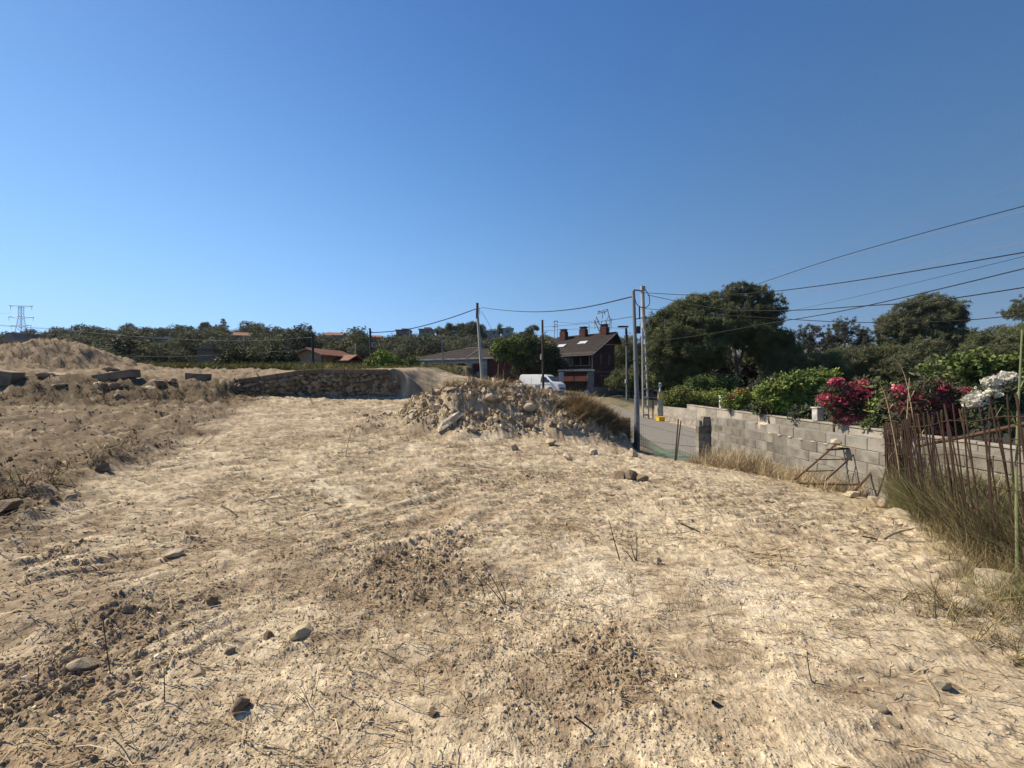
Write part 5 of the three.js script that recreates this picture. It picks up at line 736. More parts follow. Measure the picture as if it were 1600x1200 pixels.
const PINE = [[0.14, 0.165, 0.048], [0.11, 0.138, 0.042], [0.17, 0.18, 0.056], [0.11, 0.15, 0.046]], PINEB = [[0.125, 0.145, 0.058], [0.10, 0.125, 0.052], [0.155, 0.168, 0.068]], FAROFF = [[0.085, 0.10, 0.048], [0.07, 0.088, 0.042], [0.105, 0.112, 0.05]], GREEN = [[0.20, 0.29, 0.032], [0.165, 0.245, 0.03], [0.235, 0.31, 0.042]], DARKG = [[0.065, 0.095, 0.024], [0.05, 0.075, 0.02], [0.085, 0.115, 0.03]], OLIVE = [[0.11, 0.12, 0.075], [0.085, 0.10, 0.06], [0.13, 0.14, 0.09]], LIME = [[0.15, 0.20, 0.03], [0.20, 0.25, 0.05], [0.10, 0.16, 0.025]];
const gp = (px, D) => { const x = (px - 800) * D / FPX; return V(x, H(x, D), -D); };
// the pines on the right, nearest first
plant({ name: 'pine_tree', label: 'broad low pine with crown down to the hedge beside the lattice pole', category: 'tree', D: 34, seed: 1, tuft: 'pine', dens: 30, hue: PINE, base: gp(1090, 34), depth: 0.8, gap: -0.26, grow: 1.1,
  blobs: [[1094, 480, 26, 15], [1068, 490, 28, 16], [1044, 504, 26, 18], [1028, 522, 18, 18], [1090, 504, 32, 18, -1], [1112, 524, 26, 18], [1062, 526, 32, 18, -1.5], [1034, 548, 24, 18, -1], [1078, 550, 30, 14, -2], [1112, 545, 22, 11, -1], [1034, 576, 22, 15, -1], [1062, 580, 22, 11, -1], [1022, 560, 12, 16], [1050, 556, 26, 16, 1.5], [1085, 530, 30, 16, 3], [1024, 592, 16, 10, -1], [1046, 594, 24, 10, 0], [1078, 572, 26, 14, 1], [1104, 562, 24, 14, 1]], trunks: [[[gp(1097, 34), [1093, 590, 34], [1090, 555, 34], [1086, 510, 34]], 0.2, 0.09], [[gp(1060, 34), [1056, 590, 33.5], [1050, 560, 33], [1046, 525, 33]], 0.14, 0.05]] });
plant({ name: 'pine_tree', label: 'tallest pine with umbrella crown and forked bare trunk', category: 'tree', D: 37, seed: 2, tuft: 'pineFine', dens: 34, hue: PINEB, base: gp(1152, 37), gap: -0.17, grow: 1.12,
  blobs: [[1150, 457, 21, 13], [1178, 466, 25, 16], [1130, 466, 16, 14], [1206, 480, 17, 16], [1166, 484, 30, 15], [1200, 503, 18, 13], [1140, 492, 22, 14, -1], [1216, 492, 8, 9], [1185, 492, 22, 14, 2]], trunks: [[[gp(1152, 37), [1152, 590, 37], [1151, 567, 37], [1146, 535, 37], [1148, 500, 37]], 0.24, 0.1], [[[1152, 572, 37], [1159, 556, 37], [1164, 530, 37], [1172, 495, 37]], 0.15, 0.07]] });
plant({ name: 'pine_tree', label: 'yellowish pine clump hanging below the tallest crown at right', category: 'tree', D: 38, seed: 3, tuft: 'pine', dens: 30, hue: PINE, base: gp(1190, 40), gap: -0.3, grow: 1.15,
  blobs: [[1150, 514, 26, 13, -2], [1180, 518, 26, 13, -2], [1118, 530, 20, 12, -2], [1206, 534, 20, 14], [1224, 528, 12, 11], [1198, 552, 26, 14], [1230, 552, 18, 14], [1165, 536, 22, 9, -1]], trunks: [[[gp(1185, 40), [1187, 580, 40], [1184, 555, 39], [1178, 530, 38]], 0.14, 0.06]] });
plant({ name: 'pine_tree', label: 'pale thin pine between the tallest pine and the lollipop pine', category: 'tree', D: 48, seed: 4, tuft: 'pineFine', dens: 15, hue: [[0.095, 0.09, 0.05], [0.06, 0.075, 0.04]], base: gp(1268, 48), gap: -0.2, grow: 1.25,
  blobs: [[1264, 519, 14, 10], [1276, 530, 16, 11], [1250, 534, 14, 10], [1282, 546, 18, 12], [1256, 552, 22, 13]], trunks: [[[gp(1268, 48), [1268, 580, 48], [1266, 550, 48], [1265, 520, 48]], 0.13, 0.05]] });
plant({ name: 'pine_tree', label: 'pine with round airy crown on a single pale bare trunk', category: 'tree', D: 46, seed: 5, tuft: 'pineFine', dens: 15, hue: [[0.095, 0.09, 0.05], [0.06, 0.075, 0.04], [0.09, 0.1, 0.06]], base: gp(1319, 46), gap: -0.2, grow: 1.25, bark: MAT.coping,
  blobs: [[1321, 508, 13, 9], [1310, 521, 14, 10], [1334, 524, 14, 10], [1322, 536, 22, 10], [1354, 522, 7, 7], [1348, 540, 12, 9], [1300, 536, 10, 9]], trunks: [[[gp(1319, 46), [1319, 585, 46], [1320, 550, 46], [1321, 515, 46]], 0.15, 0.07]] });
plant({ name: 'pine_tree', label: 'big broad dark tree rising alone in the right half of the wood', category: 'tree', D: 45, seed: 6, tuft: 'pine', dens: 28, hue: PINEB, base: gp(1445, 45), gap: -0.16, grow: 1.1,
  blobs: [[1446, 474, 17, 12], [1424, 486, 22, 14], [1470, 482, 22, 15], [1460, 496, 26, 14], [1398, 506, 20, 14], [1490, 498, 14, 17], [1436, 506, 36, 16], [1384, 516, 12, 10], [1402, 530, 24, 15], [1450, 530, 40, 18], [1488, 532, 20, 18]], trunks: [[[gp(1445, 45), [1446, 570, 45], [1444, 530, 45], [1445, 490, 45]], 0.24, 0.1], [[[1445, 560, 45], [1425, 530, 45], [1415, 500, 45]], 0.15, 0.06]] });
for (const [i, [label, D, bl, tr]] of [['spreading young pine with crooked trunk above the bright shrubs', 36, [[1236, 572, 26, 16], [1262, 582, 26, 13], [1222, 590, 24, 13], [1284, 572, 22, 14]], [1256, 1258]], ['dense green pine in the dip below the lollipop pine', 38, [[1306, 566, 24, 15], [1336, 562, 28, 15], [1296, 586, 26, 12], [1340, 584, 30, 13]], [1310, 1312]], ['low dark pine left of the big broad tree', 37, [[1372, 568, 26, 18], [1398, 562, 24, 16], [1385, 588, 32, 13]], [1380, 1382]], ['dark layered conifer in front of the big broad tree', 34, [[1446, 556, 20, 20], [1440, 578, 32, 14], [1420, 572, 22, 15]], [1442, 1444]], ['dark pointed conifer right of the big broad tree', 33, [[1528, 536, 9, 14], [1526, 554, 18, 14], [1524, 574, 26, 12]], [1526, 1527]], ['olive green conifer near the right edge behind the lime bush', 32, [[1576, 540, 22, 16], [1562, 562, 28, 14], [1596, 560, 22, 16]], [1576, 1577]], ['conifer cut by the right edge of the wood', 34, [[1615, 528, 24, 18], [1622, 556, 28, 18]], [1616, 1617]], ['dark round tree behind the brick house and street lamp', 60, [[985, 548, 18, 18], [970, 560, 14, 14], [1000, 565, 18, 16], [985, 580, 22, 14]], [984, 985]], ['dark shrubby tree left of the lattice pole foot', 46, [[975, 595, 18, 12], [995, 596, 16, 13], [1000, 578, 10, 14]], [985, 986]], ['lone tree top on the skyline at the right edge', 75, [[1597, 478, 9, 10], [1590, 490, 13, 9], [1606, 488, 10, 12]], [1597, 1597]]].entries())
  plant({ name: 'pine_tree', label, category: 'tree', D, seed: 20 + i, tuft: 'pine', gap: -0.35, grow: 1.25, dens: D > 55 ? 14 : 24, hue: i % 2 ? PINEB : PINE, base: gp(tr[0], D), blobs: bl, trunks: [[[gp(tr[0], D), [tr[1], bl[bl.length - 1][1], D], [bl[0][0], bl[0][1] + 4, D]], 0.14, 0.05]] });
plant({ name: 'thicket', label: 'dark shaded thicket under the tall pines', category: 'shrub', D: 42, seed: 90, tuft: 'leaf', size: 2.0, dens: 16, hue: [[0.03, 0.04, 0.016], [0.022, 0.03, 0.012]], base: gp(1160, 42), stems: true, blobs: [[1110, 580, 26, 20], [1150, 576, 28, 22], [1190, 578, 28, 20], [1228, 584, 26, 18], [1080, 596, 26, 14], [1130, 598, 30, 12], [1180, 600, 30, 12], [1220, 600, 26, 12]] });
// hedges and shrubs behind the garden wall
const shrub = (label, D, blobs, hue, o = {}) => plant({ name: o.name || 'shrub', label, category: o.cat || 'shrub', D, blobs, hue, tuft: o.tuft || 'leaf', dens: o.dens || 55, size: o.size || 1, stems: true, base: gp(blobs[0][0], D), seed: o.seed, flowers: o.flowers, gap: o.gap, depth: o.depth ?? 0.7 });
shrub('yellow green hedge over the wall right of the lantern pillar', 28, [[1052, 624, 16, 13], [1074, 626, 18, 13], [1096, 628, 18, 14], [1118, 626, 14, 14], [1062, 614, 12, 8], [1046, 634, 10, 8], [1066, 638, 16, 8], [1092, 642, 18, 8], [1116, 642, 14, 8]], [[0.22, 0.27, 0.04], [0.18, 0.235, 0.035], [0.26, 0.29, 0.05]], { name: 'hedge', cat: 'hedge', tuft: 'small', dens: 60, size: 1.6 });
shrub('dark upright conifer hedge below the pine trunks', 30, [[1082, 604, 8, 14], [1096, 600, 12, 10], [1116, 600, 12, 10], [1136, 598, 12, 11], [1146, 604, 8, 9]], [[0.13, 0.2, 0.03], [0.10, 0.165, 0.027]], { name: 'hedge', cat: 'hedge', tuft: 'small', dens: 55, size: 1.7 });
shrub('pale silvery bush in front of the dark pine shade', 22.5, [[1184, 604, 11, 11], [1200, 602, 10, 10]], OLIVE, { tuft: 'small', dens: 55, size: 1.4 });
shrub('green bush behind the white wall post with orange red flowers', 20, [[1142, 628, 14, 13], [1160, 622, 16, 14], [1176, 632, 14, 13]], GREEN, { flowers: [[[[1157, 613, 9, 5]], 26, [[0.4, 0.06, 0.02], [0.35, 0.04, 0.02]], 1.0], [[[1144, 625, 6, 6]], 55, [[0.55, 0.015, 0.04], [0.45, 0.01, 0.03]], 1.1]] });
shrub('red flowering shrub hanging low over the garden wall', 17.5, [[1202, 640, 16, 9], [1188, 636, 10, 9]], DARKG, { flowers: [[[[1202, 638, 15, 8]], 110, [[0.4, 0.012, 0.03], [0.3, 0.01, 0.025], [0.5, 0.02, 0.05]], 1.0]] });
shrub('large bright green bush between the two red flowering shrubs and the pink oleander', 17, [[1200, 614, 20, 15], [1228, 606, 26, 18], [1256, 600, 24, 16], [1278, 596, 18, 14], [1240, 630, 24, 16], [1264, 628, 20, 18], [1218, 630, 16, 14], [1280, 620, 12, 16], [1296, 590, 14, 10]], GREEN, { tuft: 'leaf', dens: 62, depth: 0.6 });
shrub('dark green shrub at the far corner of the garden wall', 15.5, [[1268, 650, 16, 12], [1250, 648, 14, 9]], DARKG, { dens: 60 });
const PINK = [[0.58, 0.045, 0.105], [0.66, 0.09, 0.17], [0.78, 0.34, 0.38], [0.36, 0.025, 0.05], [0.5, 0.03, 0.05]], WHITE = [[0.76, 0.72, 0.62], [0.66, 0.65, 0.55]], RUSSET = [[0.16, 0.10, 0.05], [0.09, 0.10, 0.03], [0.13, 0.07, 0.04]];
shrub('pink flowering oleander nearest the middle, its blooms hanging over the wall', 13.3, [[1304, 628, 18, 16], [1334, 622, 20, 17], [1352, 640, 18, 16], [1322, 648, 20, 14], [1346, 608, 14, 12], [1300, 610, 12, 10], [1370, 626, 12, 18]], DARKG.concat(RUSSET), { name: 'oleander_bush', cat: 'oleander', tuft: 'oleander', dens: 70, flowers: [[[[1298, 626, 17, 9], [1334, 618, 22, 14], [1354, 644, 18, 13], [1328, 656, 24, 8], [1306, 598, 9, 5], [1348, 604, 14, 8], [1316, 638, 16, 10], [1368, 626, 10, 14]], 1500, PINK, 0.9]] });
shrub('leafy green shrub between the two pink oleanders', 12.4, [[1378, 640, 14, 20], [1366, 664, 14, 10], [1392, 618, 16, 14], [1384, 598, 14, 9]], DARKG.concat(GREEN), { tuft: 'leaf', dens: 60 });
shrub('pink oleander behind the bar fence with rusty seed heads', 11, [[1412, 632, 22, 20], [1446, 640, 22, 22], [1482, 626, 24, 20], [1500, 650, 24, 20], [1456, 610, 26, 14], [1430, 664, 24, 14], [1474, 668, 26, 14], [1520, 630, 18, 18]], DARKG.concat(RUSSET, RUSSET), { name: 'oleander_bush', cat: 'oleander', tuft: 'oleander', dens: 80, flowers: [[[[1416, 634, 18, 13], [1402, 612, 8, 7], [1446, 622, 12, 8], [1478, 632, 14, 9], [1436, 650, 16, 10], [1468, 608, 12, 8], [1508, 620, 14, 12], [1462, 672, 20, 7], [1520, 655, 14, 16], [1490, 655, 18, 12]], 1500, PINK, 0.95]] });
shrub('white flowering oleander at the right edge behind the bar fence', 9.8, [[1548, 630, 20, 20], [1578, 618, 22, 20], [1600, 640, 24, 22], [1560, 656, 22, 16], [1530, 650, 14, 14], [1606, 604, 16, 14]], DARKG, { name: 'oleander_bush', cat: 'oleander', tuft: 'oleander', dens: 85, flowers: [[[[1550, 600, 8, 6], [1572, 592, 9, 5], [1592, 600, 10, 6], [1540, 618, 14, 7], [1520, 628, 10, 6], [1570, 616, 6, 4], [1580, 652, 14, 6], [1538, 655, 6, 10], [1602, 650, 12, 8]], 800, WHITE, 1.15]] });
shrub('lime green broad leaved bush behind the oleanders', 14.5, [[1470, 578, 20, 11], [1500, 572, 22, 13], [1532, 570, 24, 13], [1566, 574, 22, 13], [1596, 580, 20, 14], [1480, 594, 24, 10], [1540, 592, 30, 12]], LIME, { tuft: 'bigLeaf', dens: 30 });
// trees and bushes about the houses and on the terrace
plant({ name: 'garden_tree', label: 'green topped tree with thin stems in front of the red brick wall', category: 'tree', D: 47, seed: 51, tuft: 'leaf', size: 1.7, dens: 26, hue: DARKG.concat(GREEN), base: gp(778, 47), blobs: [[792, 536, 20, 9], [776, 547, 11, 11], [806, 545, 16, 12], [785, 555, 14, 8]], trunks: [[[gp(778, 47), [779, 575, 47], [783, 550, 47]], 0.1, 0.06], [[gp(786, 47), [788, 575, 47], [795, 545, 47]], 0.09, 0.05]] });
plant({ name: 'garden_tree', label: 'dark dense tree behind the white van and wooden pole', category: 'tree', D: 48, seed: 52, tuft: 'leaf', size: 1.8, dens: 28, hue: DARKG, base: gp(830, 48), blobs: [[824, 534, 20, 10], [842, 542, 18, 13], [815, 552, 18, 12], [836, 562, 22, 14], [862, 556, 12, 14], [810, 572, 14, 12], [850, 578, 18, 10]], trunks: [[[gp(818, 48), [818, 575, 48], [822, 550, 48]], 0.09, 0.06], [[gp(808, 48), [806, 575, 48], [812, 552, 48]], 0.07, 0.05], [[gp(838, 48), [838, 580, 48], [836, 560, 48]], 0.1, 0.06]] });
plant({ name: 'garden_tree', label: 'green creeper covered tree against the brick house front', category: 'tree', D: 48.5, seed: 53, tuft: 'leaf', size: 1.6, dens: 26, hue: DARKG, base: gp(870, 48.5), blobs: [[868, 566, 9, 12], [878, 572, 8, 9], [866, 548, 5, 10], [872, 582, 9, 7]], trunks: [[[gp(867, 48.5), [867, 580, 48.5], [867, 555, 48.5]], 0.08, 0.05]] });
shrub('clipped dark bush before the red shuttered house', 44, [[712, 582, 9, 8], [720, 584, 9, 8]], DARKG, { dens: 30, size: 1.4 });
shrub('bright green bush on the terrace right of the brown pole', 37, [[596, 562, 15, 13], [612, 568, 16, 10], [580, 568, 10, 9], [600, 574, 22, 8]], GREEN, { dens: 26, size: 1.5 });
shrub('low green bushes trailing right towards the low house', 38, [[634, 572, 16, 8], [656, 574, 12, 6], [645, 566, 10, 7]], GREEN.concat(DARKG), { dens: 26, size: 1.4 });
shrub('yellow green bush on the terrace left of the dark trees', 34, [[376, 556, 17, 13], [360, 562, 12, 9], [392, 560, 14, 10], [348, 566, 10, 6]], [[0.10, 0.115, 0.025], [0.08, 0.09, 0.02], [0.07, 0.085, 0.02]], { dens: 28, size: 1.4 });
shrub('dark round bush left of the cottage', 40, [[430, 556, 18, 14], [452, 562, 14, 12], [412, 562, 14, 12], [440, 570, 24, 8]], DARKG, { dens: 26, size: 1.6 });
plant({ name: 'spindly_tree', label: 'thin monkey puzzle tree standing clear on the left skyline', category: 'tree', D: 230, seed: 60, tuft: 'pine', size: 2.6, dens: 3, hue: PINEB, base: gp(349, 230), limbs: false, gap: -0.5, blobs: [[349, 500, 2.2, 1.1], [346.5, 504, 2.2, 1], [352, 504.5, 2, 1], [348.5, 507.5, 2.6, 1], [345, 511, 2.4, 1], [354, 510.5, 2.4, 1], [349, 513, 4, 1.2]], trunks: [[[gp(349, 230), [349, 515, 230], [349, 499, 230]], 0.25, 0.15]] });
for (const [i, [label, px, D, bl]] of [['broad dark pine on the skyline left of the pale pole', 733, 170, [[722, 512, 9, 5], [738, 510, 11, 6], [750, 514, 8, 6], [732, 520, 18, 8], [745, 524, 14, 8]]], ['dark pine with split top left of the broad skyline pine', 703, 170, [[702, 511, 6, 5], [708, 516, 7, 5], [698, 518, 7, 5], [704, 525, 10, 7]]], ['round pine on the skyline beside the pinkish house', 687, 170, [[686, 518, 7, 5], [690, 524, 9, 6]]], ['small pointed conifer among the white skyline houses', 781, 175, [[781, 510, 2.6, 3.4], [781, 515, 4, 3], [781, 519, 5, 3]]], ['leaning pine at the right of the skyline houses', 831, 165, [[833, 513, 6, 4], [827, 517, 6, 4], [839, 514, 3, 3], [829, 523, 5, 5]]], ['taller pine clump on the left skyline', 321, 220, [[320, 508, 6, 4], [322, 514, 9, 5]]]].entries())
  plant({ name: 'skyline_pine', label, category: 'tree', D, seed: 70 + i, tuft: 'pine', size: 2.4, dens: 4, gap: -0.3, hue: PINEB, base: gp(px, D), blobs: bl, trunks: [[[gp(px, D), P(px, bl[0][1] + 6, D), P(bl[0][0], bl[0][1], D)], 0.35, 0.15]] });

// the wood on the hills: whole trees in several shapes
{
  const kinds = [0, 1, 2, 3].map(k => { const r = rng(400 + k), pos = []; const bl = [...Array(7)].map((_, i) => [V((r() - .5) * 4.2, 3.2 + r() * 3.6 - (k === 3 ? 1.5 : 0), (r() - .5) * 4.2), 1.2 + r() * 1.1]);
    for (const [c, R] of bl) for (let i = 0; i < 230; i++) { const d = V(r() - .5, r() - .42, r() - .5).normalize(), p = c.clone().addScaledVector(d, R * (0.7 + 0.4 * r() + 0.25 * noise3(d.x * 3 + k, d.y * 3, d.z * 3 + c.x))); for (let j = 0; j < 3; j++) pos.push(p.x + (r() - .5) * 0.75, p.y + (r() - .5) * 0.5, p.z + (r() - .5) * 0.75); }
    const g = new THREE.BufferGeometry(); g.setAttribute('position', new THREE.Float32BufferAttribute(pos, 3)); const tr = new THREE.CylinderGeometry(0.12, 0.2, 4, 5).translate(0, 2, 0).toNonIndexed(); tr.deleteAttribute('uv'); tr.deleteAttribute('normal'); const m = mergeGeometries([g, tr]); m.computeVertexNormals(); return m; });
  const SEEN = [[378, 13, 532, 165], [254, 13, 532, 150], [521, 15, 529, 210], [630, 11, 526, 200], [664, 11, 526, 190], [588, 7, 532, 180], [769, 12, 522, 180], [793, 9, 520, 180], [821, 9, 525, 180], [316, 12, 553, 72], [943, 16, 530, 260], [868, 4, 528, 150]];
  const R = rng(9), lists = kinds.map(() => [[], []]);
  const houseZones = [[378, 165, 8], [254, 150, 6], [521, 210, 9], [630, 200, 9], [664, 190, 9], [588, 180, 5], [769, 180, 7], [793, 180, 7], [821, 180, 7], [316, 72, 6]];
  for (let i = 0; i < 9000; i++) { const px = -500 + 2700 * R(), D = 62 + 215 * Math.pow(R(), 0.75), x = (px - 800) * D / FPX;
    if (px > 640 && px < 980 && D < 84) continue; if (px > 430 && px <= 640 && D < 72) continue; if (px < 430 && px > 200 && D < 66) continue;
    if (houseZones.some(([hx, hd, w]) => Math.abs(px - hx) * D / FPX < w * 0.62 && D < hd + 8 && D > hd - 40)) continue;
    if (fbm(x * 0.02, D * 0.02, 3) < -0.42) continue;
    const near = ss(140, 70, D); let s = 0.42 + 0.75 * Math.pow(R(), 1.5) * lerp(1, 0.8, near), k = R() < near * 0.6 ? 3 : Math.floor(R() * 4); const y = H(x, D) - 0.4; const topPy = 600 - (y + 8.4 * s - EYE) * FPX / D, room = 2 + 2200 / D; let fit = 1; for (const [hx, hw, hy, hd] of SEEN) if (D < hd && Math.abs(px - hx) < hw + room * 0.6 && topPy < hy) fit = Math.min(fit, (EYE + (600 - hy) * D / FPX - y) / (8.4 * s)); if (fit < 0.25) continue; s *= fit;
    lists[k][0].push(mx(V(x, y, -D), eul(0, R() * 6.28, 0), V(s * (0.85 + 0.5 * R()), s * (0.8 + 0.4 * R()), s * (0.85 + 0.5 * R())))); const v = 0.6 + 0.6 * R(), w = R() < 0.2 ? [0.085, 0.085, 0.04] : FAROFF[Math.floor(R() * 3)]; lists[k][1].push(col(w[0] * v, w[1] * v, w[2] * v)); }
  const t = thing('woodland', 'dark pine wood covering the hills behind the houses', 'woodland'); t.userData.kind = 'stuff';
  lists.forEach(([m, c], k) => inst('tree_mass', kinds[k], MAT.needle, m, c, t));
}

// ---------------------------------------------------------------- what lies and grows on the soil
const surf = (x, d) => { const r = Math.hypot(x, d), s = soil(x, d); return H(x, d) + relief(x, d, r, s, 0); };
const STRAW = [[0.42, 0.33, 0.19], [0.5, 0.41, 0.26], [0.33, 0.25, 0.14], [0.24, 0.175, 0.10], [0.36, 0.29, 0.18]], okGround = (x, d) => x < 5.3 && (d > 12 ? roadAt(x, d)[0] > 3 : x < 5.2);
{
  const R = rng(71), polar = (r0, r1, p = 1) => { const a = (R() * 2 - 1) * 62 * Math.PI / 180, r = r0 * Math.pow(r1 / r0, Math.pow(R(), p)); return [Math.sin(a) * r, Math.cos(a) * r, r]; };
  const G = [0, 1, 2].map(i => { const g = mergeVertices(new THREE.IcosahedronGeometry(0.5, 1).deleteAttribute('normal').deleteAttribute('uv')), p = g.attributes.position, r = rng(800 + i); for (let k = 0; k < p.count; k++) { const s = 0.62 + 0.55 * r(); p.setXYZ(k, p.getX(k) * s, p.getY(k) * s * 0.8, p.getZ(k) * s); } const q = g.toNonIndexed(); q.computeVertexNormals(); return q; });
  const L = G.map(() => [[], []]);
  for (let i = 0; i < 340000; i++) { const [x, d, r] = polar(1.25, 24, 1.0); if (!okGround(x, d)) continue; const s = soil(x, d), pale = R() < (s.heap > 0.3 && x > -6 ? 0.24 : 0.10); if (R() > (pale ? 0.05 : 0.03 + 0.24 * ss(7, 3, r) * clamp(0.25 + s.fore + 1.6 * noise(x * 1.3 + 8, d * 1.6))) + 0.85 * s.loose * s.loose * (0.4 + 1.5 * Math.max(0, 0.4 + noise(x * 2.1 + 5, d * 2.1))) * (1 - 0.6 * s.left) + 0.11 * s.heap) continue;
    const big = Math.pow(R(), 9), size = (0.004 + 0.010 * R() * R() + 0.032 * big * (s.loose + 0.15) + 0.12 * s.heap * Math.pow(R(), 4)) * (1 + 0.06 * r) * (pale ? 0.75 : 1), k = Math.floor(R() * 3); L[k][0].push(mx(V(x, surf(x, d) + size * 0.08, -d), eul(R() * 6, R() * 6, R() * 6), V(size * (0.8 + 0.6 * R()), size * (0.6 + 0.4 * R()), size * (0.8 + 0.6 * R()))));
    const v = 0.75 + 0.4 * R(), c = pale ? C_WHITE : mix3(soilColour(x, d, r, s), C_SOIL, 0.5 * R()); L[k][1].push(col(c[0] * v, c[1] * v, c[2] * v)); }
  const t = tag(thing('rubble', 'loose clods and pebbles scattered over the bare soil', 'rubble'), null, null, null, 'stuff'); L.forEach(([m, c], k) => inst('clods', G[k], MAT.clod, m, c, t));
  // chaff: cut stalks lying about
  const lay = [0, 1, 2].map(i => strip([V(0, 0, 0), V(0.33, 0.03 + 0.02 * i, 0.04 * (i - 1)), V(0.66, 0.02, 0.09 * (i - 1)), V(1, 0, 0.02)], 0.02, 0.012, V(0, 0.3, 1))), S = lay.map(() => [[], []]);
  for (let i = 0; i < 130000; i++) { const [x, d, r] = polar(1.3, 24, 0.9); if (!okGround(x, d)) continue; const q = 0.5 + 0.9 * fbm(x * 0.8 + 9, d * 0.8 - 4, 3) + 0.5 * heapAt(x, d); if (R() > q * 0.85 * (0.18 + 0.82 * ss(2.2, 6, r))) continue; const len = (0.04 + 0.22 * Math.pow(R(), 2.5)) * (r > 6 ? 1.35 : 1), th = (r < 4 ? 0.5 : r < 9 ? 1.0 : 1.6), k = Math.floor(R() * 3), yaw = R() < 0.4 ? R() * 6.28 : -0.5 + 0.5 * R() - x * 0.06;
    S[k][0].push(mx(V(x, surf(x, d) + 0.004 + 0.012 * R(), -d), eul(0, yaw, (R() - .4) * 0.35), V(len, len, 0.42 * th * (0.5 + R())))); const c = R() < 0.18 + 0.3 * ss(3, 6, r) ? [0.11, 0.078, 0.047] : STRAW[Math.floor(R() * 5)], v = 0.8 + 0.35 * R(); S[k][1].push(col(c[0] * v, c[1] * v, c[2] * v)); }
  for (let i = 0; i < 9000; i++) { const [x, d, r] = polar(1.3, 9, 1); if (!okGround(x, d) || R() > 0.04 + 1.3 * Math.max(0, fbm(x * 1.5, d * 1.5, 2))) continue; const len = 0.02 + 0.10 * Math.pow(R(), 3), k = Math.floor(R() * 3), v = 0.6 + 0.8 * R(); S[k][0].push(mx(V(x, surf(x, d) + 0.003, -d), eul(0, R() * 6.28, (R() - .4) * 0.5), V(len, len, 0.14 + 0.12 * R()))); S[k][1].push(col(0.10 * v, 0.072 * v, 0.048 * v)); }
  const u = tag(thing('straw', 'chopped dry stalks littering the bare soil', 'straw'), null, null, null, 'stuff'); S.forEach(([m, c], k) => inst('stalks', lay[k], MAT.straw, m, c, u));
  // dry grass and brush on the heap, on the terrace bank and along the verge
  const tuft = [bladesGeo(14, 0.34, 0.012, 0.9, 31, 0.8), bladesGeo(10, 0.42, 0.010, 1.25, 32, 0.6), bladesGeo(12, 0.28, 0.014, 1.5, 33, 0.3)], B = tuft.map(() => [[], []]);
  const put = (x, d, s, hue, k) => { const v = 0.7 + 0.5 * R(); B[k][0].push(mx(V(x, surf(x, d) - 0.02, -d), eul((R() - .5) * 0.5, R() * 6.28, (R() - .5) * 0.5), s)); B[k][1].push(col(hue[0] * v, hue[1] * v, hue[2] * v)); };
  const BROWN = [[0.27, 0.20, 0.11], [0.33, 0.25, 0.14], [0.20, 0.15, 0.08]];
  for (let i = 0; i < 5200; i++) { const x = -3.6 + 9.2 * R(), d = 11 + 8 * R(), h = heapAt(x, d); if (h < 0.35 || x > 4.1 + 0.2 * (d - 14)) continue; const dry = x > 1.2 && d > 13.2 ? 0.8 : h > 1.2 ? 0.8 : 0.35; if (R() > dry) continue; put(x, d, 0.6 + 0.9 * R() * (x > 1.2 ? 1.25 : 0.9), R() < 0.55 ? STRAW[Math.floor(R() * 5)] : BROWN[Math.floor(R() * 3)], Math.floor(R() * 3)); }
  for (let i = 0; i < 900; i++) { const f = R(), x = lerp(2.0, 4.25, f) + (R() - .5) * 0.5, d = lerp(13.2, 15.3, f) + (R() - .5) * 1.0; put(x, d, 1.1 + 0.9 * R(), BROWN[Math.floor(R() * 3)], Math.floor(R() * 3)); }
  for (let i = 0; i < 1300; i++) { const x = -31 + 8 * R(), d = 19.5 + 5 * R(); put(x, d, 0.35 + 0.5 * R(), R() < 0.5 ? STRAW[Math.floor(R() * 5)] : BROWN[Math.floor(R() * 3)], Math.floor(R() * 3)); }
  for (let i = 0; i < 1100; i++) { const f = R(), x = lerp(2.4, 4.5, f) + (R() - .5) * 0.3, d = lerp(14.6, 15.9, f) + (R() - .5) * 1.1; if (x > 4.55) continue; put(x, d, 1.3 + 1.5 * R() * (1 - 0.35 * ss(4.2, 4.6, x)), R() < 0.25 ? STRAW[Math.floor(R() * 5)] : BROWN[Math.floor(R() * 3)], Math.floor(R() * 3)); }
  for (let i = 0; i < 450; i++) { const x = -24 + 12.5 * R(), e = edgeD(x), d = e - 2.4 + 2.4 * R(); put(x, d, 0.6 + 0.7 * R(), BROWN[Math.floor(R() * 3)], 2); }
  for (let i = 0; i < 120; i++) { const d = 4.6 + 4 * R(), x = bermX(d) + (R() - .5) * 0.7; put(x, d, 0.5 + 0.6 * R(), BROWN[Math.floor(R() * 3)], 2); }
  for (let i = 0; i < 500; i++) { const d = 19 + 20 * R(), x = -5 + 12 * R(); const [s] = roadAt(x, d); if (s < 3 || s > 6.5 || x > 8) continue; put(x, d, 0.8 + R(), STRAW[Math.floor(R() * 5)], Math.floor(R() * 3)); }
  for (let i = 0; i < 260; i++) { const x = -1.5 + 3.5 * R(), d = 1.9 + 6 * R(); if (R() < 0.5) put(-4 + 9 * R(), d, 0.3 + 0.35 * R(), STRAW[Math.floor(R() * 5)], 1); else put(x, d, 0.25 + 0.3 * R(), [0.2, 0.15, 0.09], 1); }
  const v = tag(thing('dry_grass', 'dry brown grass and brush on the heap and banks', 'dry grass'), null, null, null, 'stuff'); B.forEach(([m, c], k) => inst('tufts', tuft[k], MAT.straw, m, c, v));
